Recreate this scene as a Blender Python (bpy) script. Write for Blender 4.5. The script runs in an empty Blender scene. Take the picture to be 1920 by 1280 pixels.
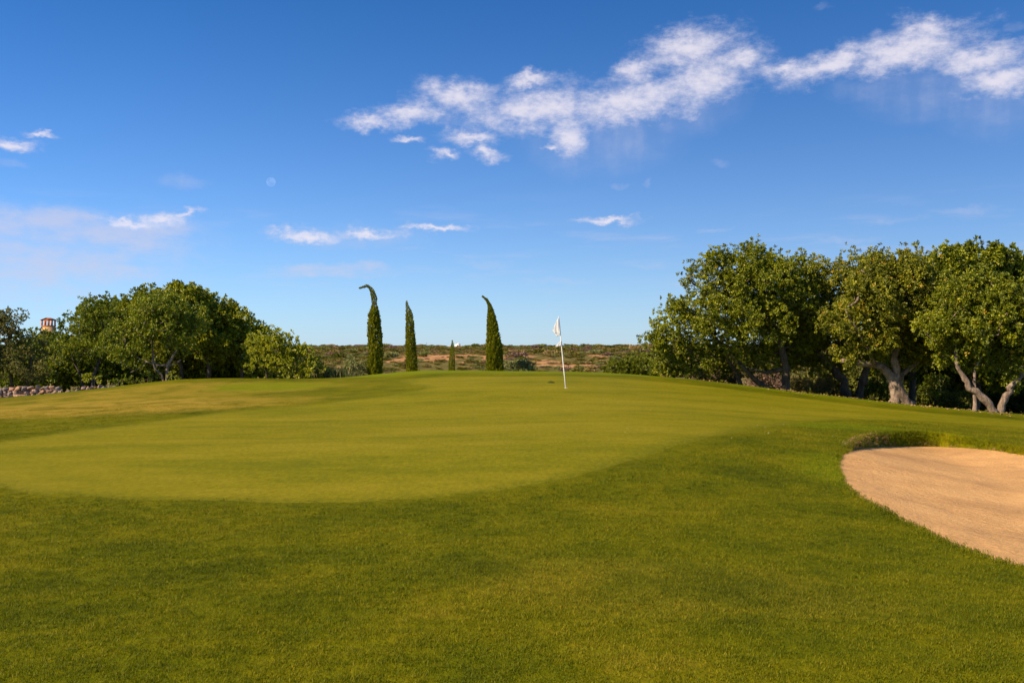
import bpy, math, random
import numpy as np
from mathutils import Vector, Matrix, noise as mnoise
from mathutils.geometry import delaunay_2d_cdt

R = math.radians
sc = bpy.context.scene
C = sc.collection
F = 1867.0            # focal length in photo pixels (35 mm lens, 1920 px wide)
EYE = 1.65
HZ = 648.0            # photo row of the horizon

# ------------------------------------------------------------------ camera
cam = bpy.data.cameras.new('camera')
cam.sensor_width = 36.0
cam.lens = 36.0 * F / 1920.0
cam.shift_y = (HZ - 640.0) / 1920.0
cam.clip_start = 0.1
cam.clip_end = 60000
camo = bpy.data.objects.new('camera', cam)
camo.location = (0, 0, EYE)
camo.rotation_euler = (R(90), 0, 0)
C.objects.link(camo)
sc.camera = camo

# ------------------------------------------------------------------ light
SUN_AZ, SUN_EL = R(-118), R(35)
SUN_DIR = Vector((math.sin(SUN_AZ) * math.cos(SUN_EL), math.cos(SUN_AZ) * math.cos(SUN_EL), math.sin(SUN_EL)))
sun = bpy.data.lights.new('sun', 'SUN')
sun.energy = 4.8
sun.color = (1.0, 0.82, 0.58)
sun.angle = R(0.5)
suno = bpy.data.objects.new('sun', sun)
suno.rotation_euler = SUN_DIR.to_track_quat('Z', 'Y').to_euler()
suno.location = (-30, -20, 30)
C.objects.link(suno)

sc.view_settings.view_transform = 'Standard'
sc.view_settings.look = 'None'
sc.view_settings.exposure = 0.8
sc.view_settings.gamma = 1.0
sc.view_settings.use_curve_mapping = False

# ------------------------------------------------------------------ node helpers
class NT:
    def __init__(s, tree):
        s.t = tree
    def new(s, kind, **kw):
        n = s.t.nodes.new(kind)
        for k, v in kw.items():
            setattr(n, k, v)
        return n
    def put(s, sock, v):
        if v is None:
            return
        if isinstance(v, bpy.types.NodeSocket):
            s.t.links.new(v, sock)
        elif hasattr(v, '__len__') and len(v) == 3 and sock.type == 'RGBA':
            sock.default_value = (*v, 1.0)
        else:
            sock.default_value = v
    def math(s, op, a, b=None, c=None, clamp=False):
        n = s.new('ShaderNodeMath', operation=op, use_clamp=clamp)
        for i, v in enumerate((a, b, c)):
            s.put(n.inputs[i], v)
        return n.outputs[0]
    def vmath(s, op, a, b=None, out=0):
        n = s.new('ShaderNodeVectorMath', operation=op)
        s.put(n.inputs[0], a)
        if b is not None:
            if op == 'SCALE':
                s.put(n.inputs['Scale'], b)
            else:
                s.put(n.inputs[1], b)
        return n.outputs[out]
    def noise(s, vec, scale, detail=4, rough=0.55, dist=0.0, color=False):
        n = s.new('ShaderNodeTexNoise')
        s.put(n.inputs['Vector'], vec)
        s.put(n.inputs['Scale'], scale)
        s.put(n.inputs['Detail'], detail)
        s.put(n.inputs['Roughness'], rough)
        s.put(n.inputs['Distortion'], dist)
        return n.outputs['Color' if color else 'Fac']
    def mix(s, fac, a, b, mode='MIX'):
        n = s.new('ShaderNodeMix', data_type='RGBA', blend_type=mode)
        s.put(n.inputs[0], fac)
        s.put(n.inputs[6], a)
        s.put(n.inputs[7], b)
        return n.outputs[2]
    def ramp(s, fac, stops, interp='LINEAR'):
        n = s.new('ShaderNodeValToRGB')
        n.color_ramp.interpolation = interp
        el = n.color_ramp.elements
        while len(el) < len(stops):
            el.new(0.5)
        for e, (p, c) in zip(el, stops):
            e.position = p
            e.color = (*c, 1) if len(c) == 3 else c
        s.put(n.inputs[0], fac)
        return n.outputs[0]
    def smooth(s, v, lo, hi):
        n = s.new('ShaderNodeMapRange', interpolation_type='SMOOTHSTEP')
        s.put(n.inputs[0], v)
        n.inputs[1].default_value = lo
        n.inputs[2].default_value = hi
        return n.outputs[0]
    def mapping(s, vec, loc=(0, 0, 0), rot=(0, 0, 0), scale=(1, 1, 1), kind='POINT'):
        n = s.new('ShaderNodeMapping', vector_type=kind)
        s.put(n.inputs['Vector'], vec)
        n.inputs['Location'].default_value = loc
        n.inputs['Rotation'].default_value = rot
        n.inputs['Scale'].default_value = scale
        return n.outputs[0]
    def xyz(s, v):
        n = s.new('ShaderNodeSeparateXYZ')
        s.put(n.inputs[0], v)
        return n.outputs
    def comb(s, x, y, z=0.0):
        n = s.new('ShaderNodeCombineXYZ')
        s.put(n.inputs[0], x); s.put(n.inputs[1], y); s.put(n.inputs[2], z)
        return n.outputs[0]

# ------------------------------------------------------------------ sky
def angles(px, py):
    dx = px - 960.0
    return math.atan2(dx, F) * F, math.atan2(HZ - py, math.hypot(F, dx)) * F

world = bpy.data.worlds.new('World')
sc.world = world
world.use_nodes = True
wt = world.node_tree
wt.nodes.clear()
n = NT(wt)
sky = n.new('ShaderNodeTexSky', sky_type='NISHITA')
sky.sun_disc = False
sky.sun_elevation = SUN_EL
sky.sun_rotation = -SUN_AZ      # the node turns the other way round
sky.altitude = 0
sky.air_density = 0.6
sky.dust_density = 0.25
sky.ozone_density = 5.5
hs = n.new('ShaderNodeHueSaturation')
hs.inputs['Saturation'].default_value = 1.24
hs.inputs['Value'].default_value = 1.1
n.put(hs.inputs['Color'], sky.outputs[0])
gm = n.new('ShaderNodeGamma')
gm.inputs[1].default_value = 1.0
n.put(gm.inputs[0], n.mix(1.0, hs.outputs[0], (0.70, 1.03, 1.14), 'MULTIPLY'))

tc = n.new('ShaderNodeTexCoord')
d = n.xyz(tc.outputs['Generated'])
az = n.math('MULTIPLY', n.math('ARCTAN2', d[0], d[1]), F)
el = n.math('MULTIPLY', n.math('ARCSINE', d[2]), F)
P0 = n.comb(az, el)
# moist air whitening the sky towards the horizon, the same all round
hz_ = n.math('MULTIPLY', n.math('POWER', 2.718, n.math('DIVIDE', n.math('MAXIMUM', el, 0.0), -220.0)), 0.70)
skycol = n.mix(hz_, gm.outputs[0], (5.1, 5.8, 6.5))
# ragged warp of the cloud outlines
w1 = n.vmath('SCALE', n.vmath('SUBTRACT', n.noise(n.mapping(P0, scale=(1, 1.7, 1)), 0.012, 4, 0.6, color=True), (0.5, 0.5, 0.5)), 52.0)
w2 = n.vmath('SCALE', n.vmath('SUBTRACT', n.noise(n.mapping(P0, scale=(1, 1.6, 1)), 0.05, 5, 0.65, color=True), (0.5, 0.5, 0.5)), 22.0)
PW = n.vmath('ADD', n.vmath('ADD', P0, w1), w2)

def field(vec, blobs):
    out = None
    for (px, py, rx, ry, rot) in blobs:
        u, v = angles(px, py)
        m = n.mapping(vec, (u, v, 0), (0, 0, R(rot)), (rx, ry, 1e7), 'TEXTURE')
        f = n.math('SUBTRACT', 1.0, n.vmath('LENGTH', m, out=1))
        out = f if out is None else n.math('SMOOTH_MAX', out, f, 0.25)
    return out

crisp = [
    (1010, 205, 215, 50, 3), (1190, 192, 170, 52, 8), (1315, 152, 130, 58, 12), (860, 182, 100, 36, 0),
    (770, 217, 90, 24, 2), (690, 226, 55, 18, 0), (990, 152, 60, 17, 0), (1062, 255, 50, 50, 0),
    (1295, 92, 120, 44, 8), (1190, 135, 55, 30, 15), (1390, 115, 65, 34, 10),
    (765, 259, 34, 9, 0), (832, 290, 34, 16, 0), (885, 258, 60, 17, 0), (914, 286, 42, 18, -12), (1032, 283, 24, 10, 0),
    (1560, 122, 140, 30, 8), (1470, 130, 50, 22, 5), (1700, 95, 150, 44, 5), (1740, 58, 66, 32, -12), (1835, 108, 110, 36, 0),
    (1885, 146, 100, 34, 0), (1990, 130, 130, 50, 0),
    (575, 438, 92, 15, -3), (690, 437, 80, 14, 0), (815, 424, 80, 9, 0), (1140, 412, 75, 10, 0),
    (250, 415, 70, 14, -3), (300, 412, 60, 18, 4), (350, 401, 45, 9, 10), (15, 271, 60, 14, 0), (75, 254, 28, 7, -10),
]
veil = [(70, 412, 300, 30, -4), (70, 425, 300, 44, -5), (-40, 480, 420, 110, 0), (150, 440, 260, 60, 0), (300, 425, 90, 30, 0), (205, 505, 120, 24, 0), (620, 505, 150, 18, 0), (-100, 430, 260, 60, 0)]
faint = [
    (340, 342, 60, 20, 0), (1130, 262, 190, 80, 0), (1060, 285, 80, 60, 0), (1270, 215, 160, 62, 6), (1750, 165, 170, 70, 0), (1880, 195, 120, 80, 0),
    (1670, 410, 75, 9, 0), (1800, 394, 75, 10, 0), (1580, 452, 95, 10, 0), (910, 490, 70, 11, 0), (1215, 495, 60, 8, 0),
    (1165, 344, 30, 6, 0), (1350, 313, 24, 8, 0), (1545, 15, 18, 9, 20), (1900, 45, 24, 10, 0), (1040, 523, 90, 8, 0),
    (1640, 165, 100, 30, 0), (680, 445, 160, 30, 0), (1340, 430, 45, 7, 0), (1490, 155, 60, 16, 0), (1215, 342, 14, 8, 30), (10, 312, 40, 10, 0),
]
fC = field(PW, crisp)
fF = field(n.vmath('ADD', P0, w1), faint)
fV = field(n.vmath('ADD', P0, w1), veil)
tex = n.noise(n.mapping(P0, scale=(1, 1.8, 1)), 0.022, 8, 0.66)
tex2 = n.noise(n.mapping(P0, scale=(1, 1.5, 1)), 0.06, 6, 0.6)
streak = n.noise(n.mapping(P0, scale=(1, 0.22, 1)), 0.03, 3, 0.5)
dC = n.math('ADD', fC, n.math('MULTIPLY', n.math('SUBTRACT', tex, 0.5), 1.35))
dC = n.math('ADD', dC, n.math('MULTIPLY', n.math('SUBTRACT', tex2, 0.5), 0.6))
aC = n.math('MULTIPLY', n.smooth(dC, -0.18, 1.12), 0.86)
aF = n.math('MULTIPLY', n.smooth(fF, 0.0, 0.8), n.math('MULTIPLY_ADD', n.smooth(n.math('ADD', n.math('MULTIPLY', streak, 0.55), n.math('MULTIPLY', tex, 0.45)), 0.36, 0.78), 0.24, 0.09))
lows_ = n.noise(n.mapping(P0, scale=(1, 4.0, 1)), 0.008, 6, 0.6)
aF = n.math('MAXIMUM', aF, n.math('MULTIPLY', n.smooth(n.math('ADD', fV, n.math('MULTIPLY', n.math('SUBTRACT', tex, 0.5), 0.5)), 0.0, 0.75), n.math('MULTIPLY_ADD', n.smooth(n.math('ADD', n.math('MULTIPLY', lows_, 0.6), n.math('MULTIPLY', tex, 0.4)), 0.36, 0.62), 0.42, 0.24)))
# thin stratus streaks low in the sky all the way round, and scattered cumulus beyond the view
lowm = n.math('MULTIPLY', n.smooth(el, 60.0, 130.0), n.math('SUBTRACT', 1.0, n.smooth(el, 170.0, 300.0)))
lows = n.noise(n.mapping(P0, scale=(1, 7.0, 1)), 0.004, 6, 0.6)
aL = n.math('MULTIPLY', n.math('MULTIPLY', n.smooth(lows, 0.50, 0.78), lowm), 0.40)
back = n.math('SUBTRACT', 1.0, n.smooth(d[1], 0.55, 0.83))
bk = n.noise(n.mapping(tc.outputs['Generated'], scale=(1, 1, 2.6)), 3.2, 8, 0.6)
aB = n.math('MULTIPLY', n.math('MULTIPLY', n.smooth(bk, 0.57, 0.72), back), n.smooth(d[2], 0.03, 0.10))
alpha = n.math('MAXIMUM', n.math('MAXIMUM', aC, aF), n.math('MAXIMUM', aL, n.math('MULTIPLY', aB, 0.8)))
ccol = n.mix(n.smooth(dC, 0.05, 0.9), (5.1, 5.2, 6.6), (7.2, 6.8, 7.5))
col = n.mix(alpha, skycol, ccol)
bg = n.new('ShaderNodeBackground')
n.put(bg.inputs[0], col)
bg.inputs[1].default_value = 0.070
wo = n.new('ShaderNodeOutputWorld')
wt.links.new(bg.outputs[0], wo.inputs[0])
world.cycles.sampling_method = 'MANUAL'
world.cycles.sample_map_resolution = 512

# ------------------------------------------------------------------ scene helpers
def tag(o, label=None, cat=None, group=None, kind=None):
    if label: o['label'] = label
    if cat: o['category'] = cat
    if group: o['group'] = group
    if kind: o['kind'] = kind
    return o

def empty(name, loc, rz=0.0):
    o = bpy.data.objects.new(name, None)
    o.empty_display_size = 0.2
    o.location = loc
    o.rotation_euler.z = rz
    C.objects.link(o)
    return o

def raw_mesh(name, V, faces, mat=None, smooth=False, attrs=None):
    """V (N,3); faces: (M,k) array with constant k, or a list of tuples"""
    me = bpy.data.meshes.new(name)
    V = np.asarray(V, dtype=np.float32)
    if isinstance(faces, np.ndarray):
        k = faces.shape[1]
        loops = faces.reshape(-1).astype(np.int32)
        starts = (np.arange(len(faces)) * k).astype(np.int32)
    else:
        loops = np.array([i for f in faces for i in f], dtype=np.int32)
        ln = np.array([len(f) for f in faces], dtype=np.int32)
        starts = np.concatenate([[0], np.cumsum(ln)[:-1]]).astype(np.int32)
    me.vertices.add(len(V))
    me.vertices.foreach_set('co', V.reshape(-1))
    me.loops.add(len(loops))
    me.loops.foreach_set('vertex_index', loops)
    me.polygons.add(len(starts))
    me.polygons.foreach_set('loop_start', starts)
    if smooth:
        me.polygons.foreach_set('use_smooth', np.ones(len(starts), dtype=bool))
    for nm, (dom, arr) in (attrs or {}).items():
        a = me.attributes.new(nm, 'FLOAT', dom)
        a.data.foreach_set('value', np.asarray(arr, dtype=np.float32))
    if mat:
        me.materials.append(mat)
    me.update(calc_edges=True)
    me.validate()
    return me

def obj(name, me, parent=None, loc=None):
    o = bpy.data.objects.new(name, me)
    C.objects.link(o)
    if parent is not None:
        o.parent = parent
    if loc is not None:
        o.location = loc
    return o

def P(px, py, D):
    return Vector(((px - 960.0) / F * D, D, EYE - (py - HZ) / F * D))

class MB:
    def __init__(s):
        s.v, s.f = [], []
    def box(s, x0, x1, y0, y1, z0, z1):
        b = len(s.v)
        s.v += [(x0, y0, z0), (x1, y0, z0), (x1, y1, z0), (x0, y1, z0), (x0, y0, z1), (x1, y0, z1), (x1, y1, z1), (x0, y1, z1)]
        s.f += [tuple(b + i for i in q) for q in ((0, 3, 2, 1), (4, 5, 6, 7), (0, 1, 5, 4), (1, 2, 6, 5), (2, 3, 7, 6), (3, 0, 4, 7))]
    def tube(s, pts, radii, k=8, cap=True, rng=None, rough=0.0):
        pts = [Vector(p) for p in pts]
        b0 = len(s.v)
        up = None
        for i, p in enumerate(pts):
            t = (pts[min(i + 1, len(pts) - 1)] - pts[max(i - 1, 0)])
            if t.length < 1e-9:
                t = Vector((0, 0, 1))
            t.normalize()
            if up is None:
                up = Vector((1, 0, 0)) if abs(t.x) < 0.8 else Vector((0, 1, 0))
            a = (up - t * up.dot(t)).normalized()
            bb = t.cross(a)
            up = a
            for j in range(k):
                th = 2 * math.pi * j / k
                r = radii[i]
                if rng is not None:
                    r *= 1 + rng.uniform(-rough, rough)
                q = p + (a * math.cos(th) + bb * math.sin(th)) * r
                s.v.append(tuple(q))
        for i in range(len(pts) - 1):
            for j in range(k):
                j2 = (j + 1) % k
                s.f.append((b0 + i * k + j, b0 + i * k + j2, b0 + (i + 1) * k + j2, b0 + (i + 1) * k + j))
        if cap:
            e = b0 + (len(pts) - 1) * k
            s.f.append(tuple(e + j for j in range(k)))
            s.f.append(tuple(b0 + j for j in reversed(range(k))))
    def build(s, name, mat, parent=None, smooth=False):
        return obj(name, raw_mesh(name, s.v, s.f, mat, smooth), parent)

# ------------------------------------------------------------------ materials
def mat_base(name):
    m = bpy.data.materials.new(name)
    m.use_nodes = True
    m.node_tree.nodes.clear()
    nt = NT(m.node_tree)
    out = nt.new('ShaderNodeOutputMaterial')
    bs = nt.new('ShaderNodeBsdfPrincipled')
    m.node_tree.links.new(bs.outputs[0], out.inputs[0])
    return m, nt, bs, out

def bump(nt, bs, h, strength=0.4, dist=0.02):
    b = nt.new('ShaderNodeBump')
    b.inputs['Strength'].default_value = strength
    b.inputs['Distance'].default_value = dist
    nt.put(b.inputs['Height'], h)
    nt.put(bs.inputs['Normal'], b.outputs[0])

def simple_mat(name, c1, c2, scale=6.0, rough=0.8, bstr=0.3, bdist=0.01, detail=6, spec=0.3):
    m, nt, bs, out = mat_base(name)
    g = nt.new('ShaderNodeTexCoord').outputs['Object']
    f = nt.noise(g, scale, detail, 0.6)
    nt.put(bs.inputs['Base Color'], nt.ramp(f, [(0.3, c1), (0.7, c2)]))
    bs.inputs['Roughness'].default_value = rough
    bs.inputs['Specular IOR Level'].default_value = spec
    bump(nt, bs, f, bstr, bdist)
    return m

def turf_nodes(nt, dry_amt=1.0):
    """colour of the longer mown grass from its place on the ground; shared by the sheet and the blades"""
    pos = nt.new('ShaderNodeNewGeometry').outputs['Position']
    xy = nt.mapping(pos, scale=(1, 1, 0))
    big = nt.noise(nt.mapping(xy, scale=(1, 1.3, 0)), 0.22, 3, 0.5)
    med = nt.noise(xy, 1.1, 4, 0.6, 0.4)
    fine = nt.noise(xy, 7.0, 4, 0.65)
    f = nt.math('ADD', nt.math('MULTIPLY', big, 0.40), nt.math('ADD', nt.math('MULTIPLY', med, 0.38), nt.math('MULTIPLY', fine, 0.22)))
    col = nt.ramp(f, [(0.37, (0.056, 0.070, 0.0009)), (0.47, (0.098, 0.107, 0.0012)), (0.55, (0.138, 0.132, 0.002)), (0.66, (0.195, 0.160, 0.008))])
    def ell(lst):
        out = None
        for (x, y, rx, ry, rot, a) in lst:
            m = nt.mapping(xy, (x, y, 0), (0, 0, R(rot)), (rx, ry, 1), 'TEXTURE')
            l = nt.vmath('LENGTH', nt.vmath('ADD', m, nt.vmath('SCALE', nt.vmath('SUBTRACT', nt.noise(xy, 0.8, 4, 0.6, color=True), (0.5, 0.5, 0.5)), 0.5)), out=1)
            g = nt.math('MULTIPLY', nt.math('SUBTRACT', 1.0, nt.smooth(l, 0.45, 1.1)), a)
            out = g if out is None else nt.math('MAXIMUM', out, g)
        return out
    dry = ell([(-12.5, 27.5, 8.0, 4.0, 8, 1.0), (-11.5, 33.0, 7.0, 3.5, 12, 0.7), (-20, 28, 7, 6, 0, 0.9), (1.0, 6.9, 2.0, 1.1, -20, 0.14)])
    dry = nt.math('MULTIPLY', dry, nt.math('MULTIPLY_ADD', nt.smooth(med, 0.35, 0.62), 0.6, 0.4))
    lush = ell([(6.4, 33.4, 3.4, 2.0, 0, 0.0), (-8.2, 34.0, 2.6, 2.2, 0, 0.75), (-4.0, 40.0, 4.5, 2.6, 0, 1.0), (3.0, 39.5, 10.0, 2.8, 0, 0.9), (12.0, 35.5, 7.0, 2.6, -28, 0.8), (5.0, 14.0, 1.2, 2.5, 0, 0.5), (6.5, 22.0, 2.5, 1.2, 0, 0.5)])
    col = nt.mix(dry, col, (0.290, 0.205, 0.026))
    col = nt.mix(lush, col, (0.145, 0.178, 0.0025))
    return pos, xy, col, med, fine

def make_turf():
    m, nt, bs, out = mat_base('rough_turf')
    pos, xy, col, med, fine = turf_nodes(nt)
    vf = nt.noise(xy, 60.0, 3, 0.7)
    vf2 = nt.noise(nt.mapping(xy, scale=(1, 0.5, 0)), 16.0, 3, 0.75)
    ed = nt.new('ShaderNodeAttribute', attribute_name='edge').outputs['Fac']
    col = nt.mix(nt.math('MULTIPLY', nt.math('SUBTRACT', 1.0, nt.smooth(nt.math('ADD', ed, nt.math('MULTIPLY', nt.math('SUBTRACT', med, 0.5), 0.8)), 0.0, 0.7)), 0.35), col, (0.140, 0.138, 0.003))
    col = nt.mix(1.0, col, nt.ramp(nt.math('ADD', nt.math('MULTIPLY', vf, 0.55), nt.math('MULTIPLY', vf2, 0.45)), [(0.3, (0.6, 0.63, 0.5)), (0.7, (1.4, 1.35, 1.5))]), 'MULTIPLY')
    nt.put(bs.inputs['Base Color'], col)
    bs.inputs['Roughness'].default_value = 0.9
    bs.inputs['Specular IOR Level'].default_value = 0.03
    bump(nt, bs, nt.math('ADD', vf, nt.math('MULTIPLY', vf2, 1.2)), 0.6, 0.025)
    return m

def make_blade():
    m, nt, bs, out = mat_base('grass_blade')
    pos, xy, col, med, fine = turf_nodes(nt)
    rnd = nt.new('ShaderNodeObjectInfo').outputs['Random']
    at = nt.new('ShaderNodeAttribute', attribute_name='tint').outputs['Fac']
    k = nt.math('FRACT', nt.math('ADD', rnd, at))
    col = nt.mix(1.0, col, nt.ramp(k, [(0.0, (0.85, 1.0, 0.8)), (0.55, (1.3, 1.35, 1.1)), (0.86, (1.7, 1.6, 1.6)), (1.0, (2.5, 1.9, 3.5))]), 'MULTIPLY')
    nt.put(bs.inputs['Base Color'], col)
    bs.inputs['Roughness'].default_value = 0.6
    bs.inputs['Specular IOR Level'].default_value = 0.15
    tr = nt.new('ShaderNodeBsdfTranslucent')
    nt.put(tr.inputs[0], nt.mix(1.0, col, (1.2, 1.3, 0.6), 'MULTIPLY'))
    mx = nt.new('ShaderNodeMixShader')
    mx.inputs[0].default_value = 0.35
    nt.t.links.new(bs.outputs[0], mx.inputs[1])
    nt.t.links.new(tr.outputs[0], mx.inputs[2])
    nt.t.links.new(mx.outputs[0], out.inputs[0])
    return m

def make_green():
    m, nt, bs, out = mat_base('putting_green_turf')
    pos = nt.new('ShaderNodeNewGeometry').outputs['Position']
    xy = nt.mapping(pos, scale=(1, 1, 0))
    big = nt.noise(nt.mapping(xy, rot=(0, 0, R(8)), scale=(0.5, 1.6, 0)), 0.32, 4, 0.55, 0.5)
    med = nt.noise(nt.mapping(xy, scale=(0.8, 1.2, 0)), 1.6, 4, 0.6)
    fine = nt.noise(nt.mapping(xy, scale=(1, 0.5, 0)), 9.0, 4, 0.75)
    vf = nt.noise(xy, 70.0, 3, 0.7)
    f = nt.math('ADD', nt.math('MULTIPLY', big, 0.5), nt.math('ADD', nt.math('MULTIPLY', med, 0.28), nt.math('MULTIPLY', fine, 0.22)))
    col = nt.ramp(f, [(0.37, (0.122, 0.128, 0.0018)), (0.46, (0.162, 0.154, 0.003)), (0.54, (0.200, 0.177, 0.0055)), (0.63, (0.236, 0.199, 0.011))])
    ed = nt.new('ShaderNodeAttribute', attribute_name='edge').outputs['Fac']
    ed = nt.math('ADD', ed, nt.math('MULTIPLY', nt.math('SUBTRACT', nt.noise(xy, 2.5, 4, 0.65), 0.5), 0.45))
    col = nt.mix(nt.math('MULTIPLY', nt.math('SUBTRACT', 1.0, nt.smooth(ed, 0.0, 0.5)), 0.7), col, nt.ramp(fine, [(0.35, (0.088, 0.104, 0.0012)), (0.65, (0.165, 0.152, 0.004))]))
    g2 = nt.noise(nt.mapping(xy, scale=(1, 0.35, 0)), 17.0, 4, 0.8)
    col = nt.mix(1.0, col, nt.ramp(nt.math('ADD', nt.math('MULTIPLY', vf, 0.5), nt.math('MULTIPLY', g2, 0.5)), [(0.36, (0.58, 0.64, 0.55)), (0.62, (1.28, 1.22, 1.25))]), 'MULTIPLY')
    nt.put(bs.inputs['Base Color'], col)
    bs.inputs['Roughness'].default_value = 0.85
    bs.inputs['Specular IOR Level'].default_value = 0.04
    bump(nt, bs, nt.math('ADD', vf, nt.math('ADD', fine, g2)), 0.5, 0.014)
    return m

def make_sand():
    m, nt, bs, out = mat_base('bunker_sand')
    pos = nt.new('ShaderNodeNewGeometry').outputs['Position']
    big = nt.noise(pos, 0.55, 4, 0.6, 0.4)
    fine = nt.noise(pos, 26.0, 4, 0.75)
    grit = nt.noise(pos, 75.0, 3, 0.8)
    col = nt.ramp(nt.math('ADD', nt.math('MULTIPLY', big, 0.5), nt.math('MULTIPLY', fine, 0.5)), [(0.40, (0.43, 0.240, 0.098)), (0.50, (0.60, 0.338, 0.132)), (0.60, (0.71, 0.410, 0.160))])
    col = nt.mix(1.0, col, nt.ramp(grit, [(0.30, (0.55, 0.52, 0.5)), (0.44, (0.95, 0.95, 0.95)), (0.60, (1.0, 1.0, 1.0)), (0.70, (1.4, 1.45, 1.6))]), 'MULTIPLY')
    nt.put(bs.inputs['Base Color'], col)
    bs.inputs['Roughness'].default_value = 0.95
    bs.inputs['Specular IOR Level'].default_value = 0.1
    bump(nt, bs, nt.math('ADD', nt.math('MULTIPLY', nt.noise(pos, 6.0, 5, 0.7), 2.0), fine), 0.7, 0.022)
    return m

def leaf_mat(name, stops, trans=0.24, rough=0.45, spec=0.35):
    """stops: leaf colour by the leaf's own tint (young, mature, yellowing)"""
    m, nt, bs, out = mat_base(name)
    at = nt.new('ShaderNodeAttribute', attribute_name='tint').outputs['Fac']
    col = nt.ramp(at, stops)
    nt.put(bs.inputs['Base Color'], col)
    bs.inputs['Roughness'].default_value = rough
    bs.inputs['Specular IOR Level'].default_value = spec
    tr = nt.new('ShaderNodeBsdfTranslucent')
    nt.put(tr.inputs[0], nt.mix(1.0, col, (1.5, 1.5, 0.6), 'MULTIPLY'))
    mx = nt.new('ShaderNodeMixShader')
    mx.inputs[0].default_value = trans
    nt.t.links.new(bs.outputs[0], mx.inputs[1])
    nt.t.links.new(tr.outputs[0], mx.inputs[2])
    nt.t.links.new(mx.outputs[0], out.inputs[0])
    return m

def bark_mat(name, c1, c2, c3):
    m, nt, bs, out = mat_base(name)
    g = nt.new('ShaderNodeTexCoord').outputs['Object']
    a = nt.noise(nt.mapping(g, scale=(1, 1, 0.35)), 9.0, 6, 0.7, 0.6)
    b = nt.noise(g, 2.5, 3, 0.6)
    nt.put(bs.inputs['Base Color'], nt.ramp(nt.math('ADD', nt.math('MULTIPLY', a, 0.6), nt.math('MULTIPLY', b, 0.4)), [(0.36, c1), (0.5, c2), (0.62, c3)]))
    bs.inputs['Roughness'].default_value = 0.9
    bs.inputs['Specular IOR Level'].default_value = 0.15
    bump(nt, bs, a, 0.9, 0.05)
    return m

M = {}
M['turf'] = make_turf()
M['blade'] = make_blade()
M['green'] = make_green()
M['sand'] = make_sand()
M['carob'] = leaf_mat('carob_leaf', [(0.0, (0.034, 0.050, 0.003)), (0.45, (0.140, 0.168, 0.006)), (0.80, (0.33, 0.335, 0.016)), (0.95, (0.46, 0.43, 0.03)), (1.0, (0.40, 0.28, 0.025))])
M['carob_olive'] = leaf_mat('carob_leaf_olive', [(0.0, (0.040, 0.052, 0.004)), (0.45, (0.152, 0.165, 0.008)), (0.80, (0.32, 0.31, 0.018)), (0.94, (0.43, 0.39, 0.03)), (1.0, (0.44, 0.31, 0.03))])
M['mastic'] = leaf_mat('mastic_leaf', [(0.0, (0.040, 0.062, 0.004)), (0.5, (0.130, 0.170, 0.006)), (0.9, (0.27, 0.29, 0.013)), (1.0, (0.34, 0.32, 0.02))], 0.24)
M['young'] = leaf_mat('young_leaf', [(0.0, (0.10, 0.125, 0.008)), (0.5, (0.26, 0.28, 0.016)), (0.9, (0.42, 0.41, 0.035)), (1.0, (0.48, 0.43, 0.07))], 0.4)
M['drybush'] = leaf_mat('dry_bush_leaf', [(0.0, (0.055, 0.065, 0.012)), (0.5, (0.15, 0.145, 0.028)), (0.9, (0.25, 0.205, 0.07)), (1.0, (0.34, 0.26, 0.13))], 0.25, 0.7)
M['cypress'] = leaf_mat('cypress_leaf', [(0.0, (0.055, 0.075, 0.005)), (0.5, (0.165, 0.180, 0.006)), (0.92, (0.26, 0.25, 0.012)), (1.0, (0.30, 0.22, 0.08))], 0.3, 0.6, 0.2)
M['grey'] = leaf_mat('grey_bush_leaf', [(0.0, (0.085, 0.105, 0.030)), (0.5, (0.19, 0.21, 0.065)), (1.0, (0.34, 0.33, 0.13))], 0.2, 0.6)
M['heather'] = leaf_mat('heather_leaf', [(0.0, (0.13, 0.088, 0.072)), (0.5, (0.22, 0.14, 0.115)), (1.0, (0.32, 0.21, 0.16))], 0.15, 0.8, 0.1)
M['scrub'] = leaf_mat('scrub_leaf', [(0.0, (0.085, 0.085, 0.016)), (0.5, (0.155, 0.145, 0.026)), (1.0, (0.25, 0.20, 0.05))], 0.15, 0.7, 0.1)
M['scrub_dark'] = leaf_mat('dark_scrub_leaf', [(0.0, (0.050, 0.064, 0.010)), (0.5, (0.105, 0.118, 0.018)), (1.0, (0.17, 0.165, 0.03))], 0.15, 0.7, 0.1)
M['scrub_tan'] = leaf_mat('tan_scrub_leaf', [(0.0, (0.16, 0.115, 0.045)), (0.5, (0.27, 0.20, 0.075)), (1.0, (0.40, 0.29, 0.11))], 0.15, 0.8, 0.1)
M['reed'] = leaf_mat('reed_blade', [(0.0, (0.045, 0.060, 0.014)), (0.55, (0.10, 0.115, 0.03)), (0.8, (0.22, 0.18, 0.07)), (1.0, (0.42, 0.31, 0.14))], 0.25, 0.6)
M['straw'] = leaf_mat('straw', [(0.0, (0.16, 0.10, 0.04)), (0.5, (0.34, 0.22, 0.10)), (1.0, (0.50, 0.34, 0.17))], 0.25, 0.8, 0.1)
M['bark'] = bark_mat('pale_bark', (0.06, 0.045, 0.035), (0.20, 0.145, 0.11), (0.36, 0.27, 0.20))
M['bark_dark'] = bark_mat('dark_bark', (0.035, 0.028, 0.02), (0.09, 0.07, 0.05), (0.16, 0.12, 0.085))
M['twig'] = bark_mat('twig_bark', (0.10, 0.075, 0.055), (0.20, 0.15, 0.11), (0.32, 0.25, 0.19))
M['white'] = simple_mat('white_paint', (0.74, 0.73, 0.70), (0.82, 0.81, 0.79), 5, 0.4, 0.05)
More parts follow.
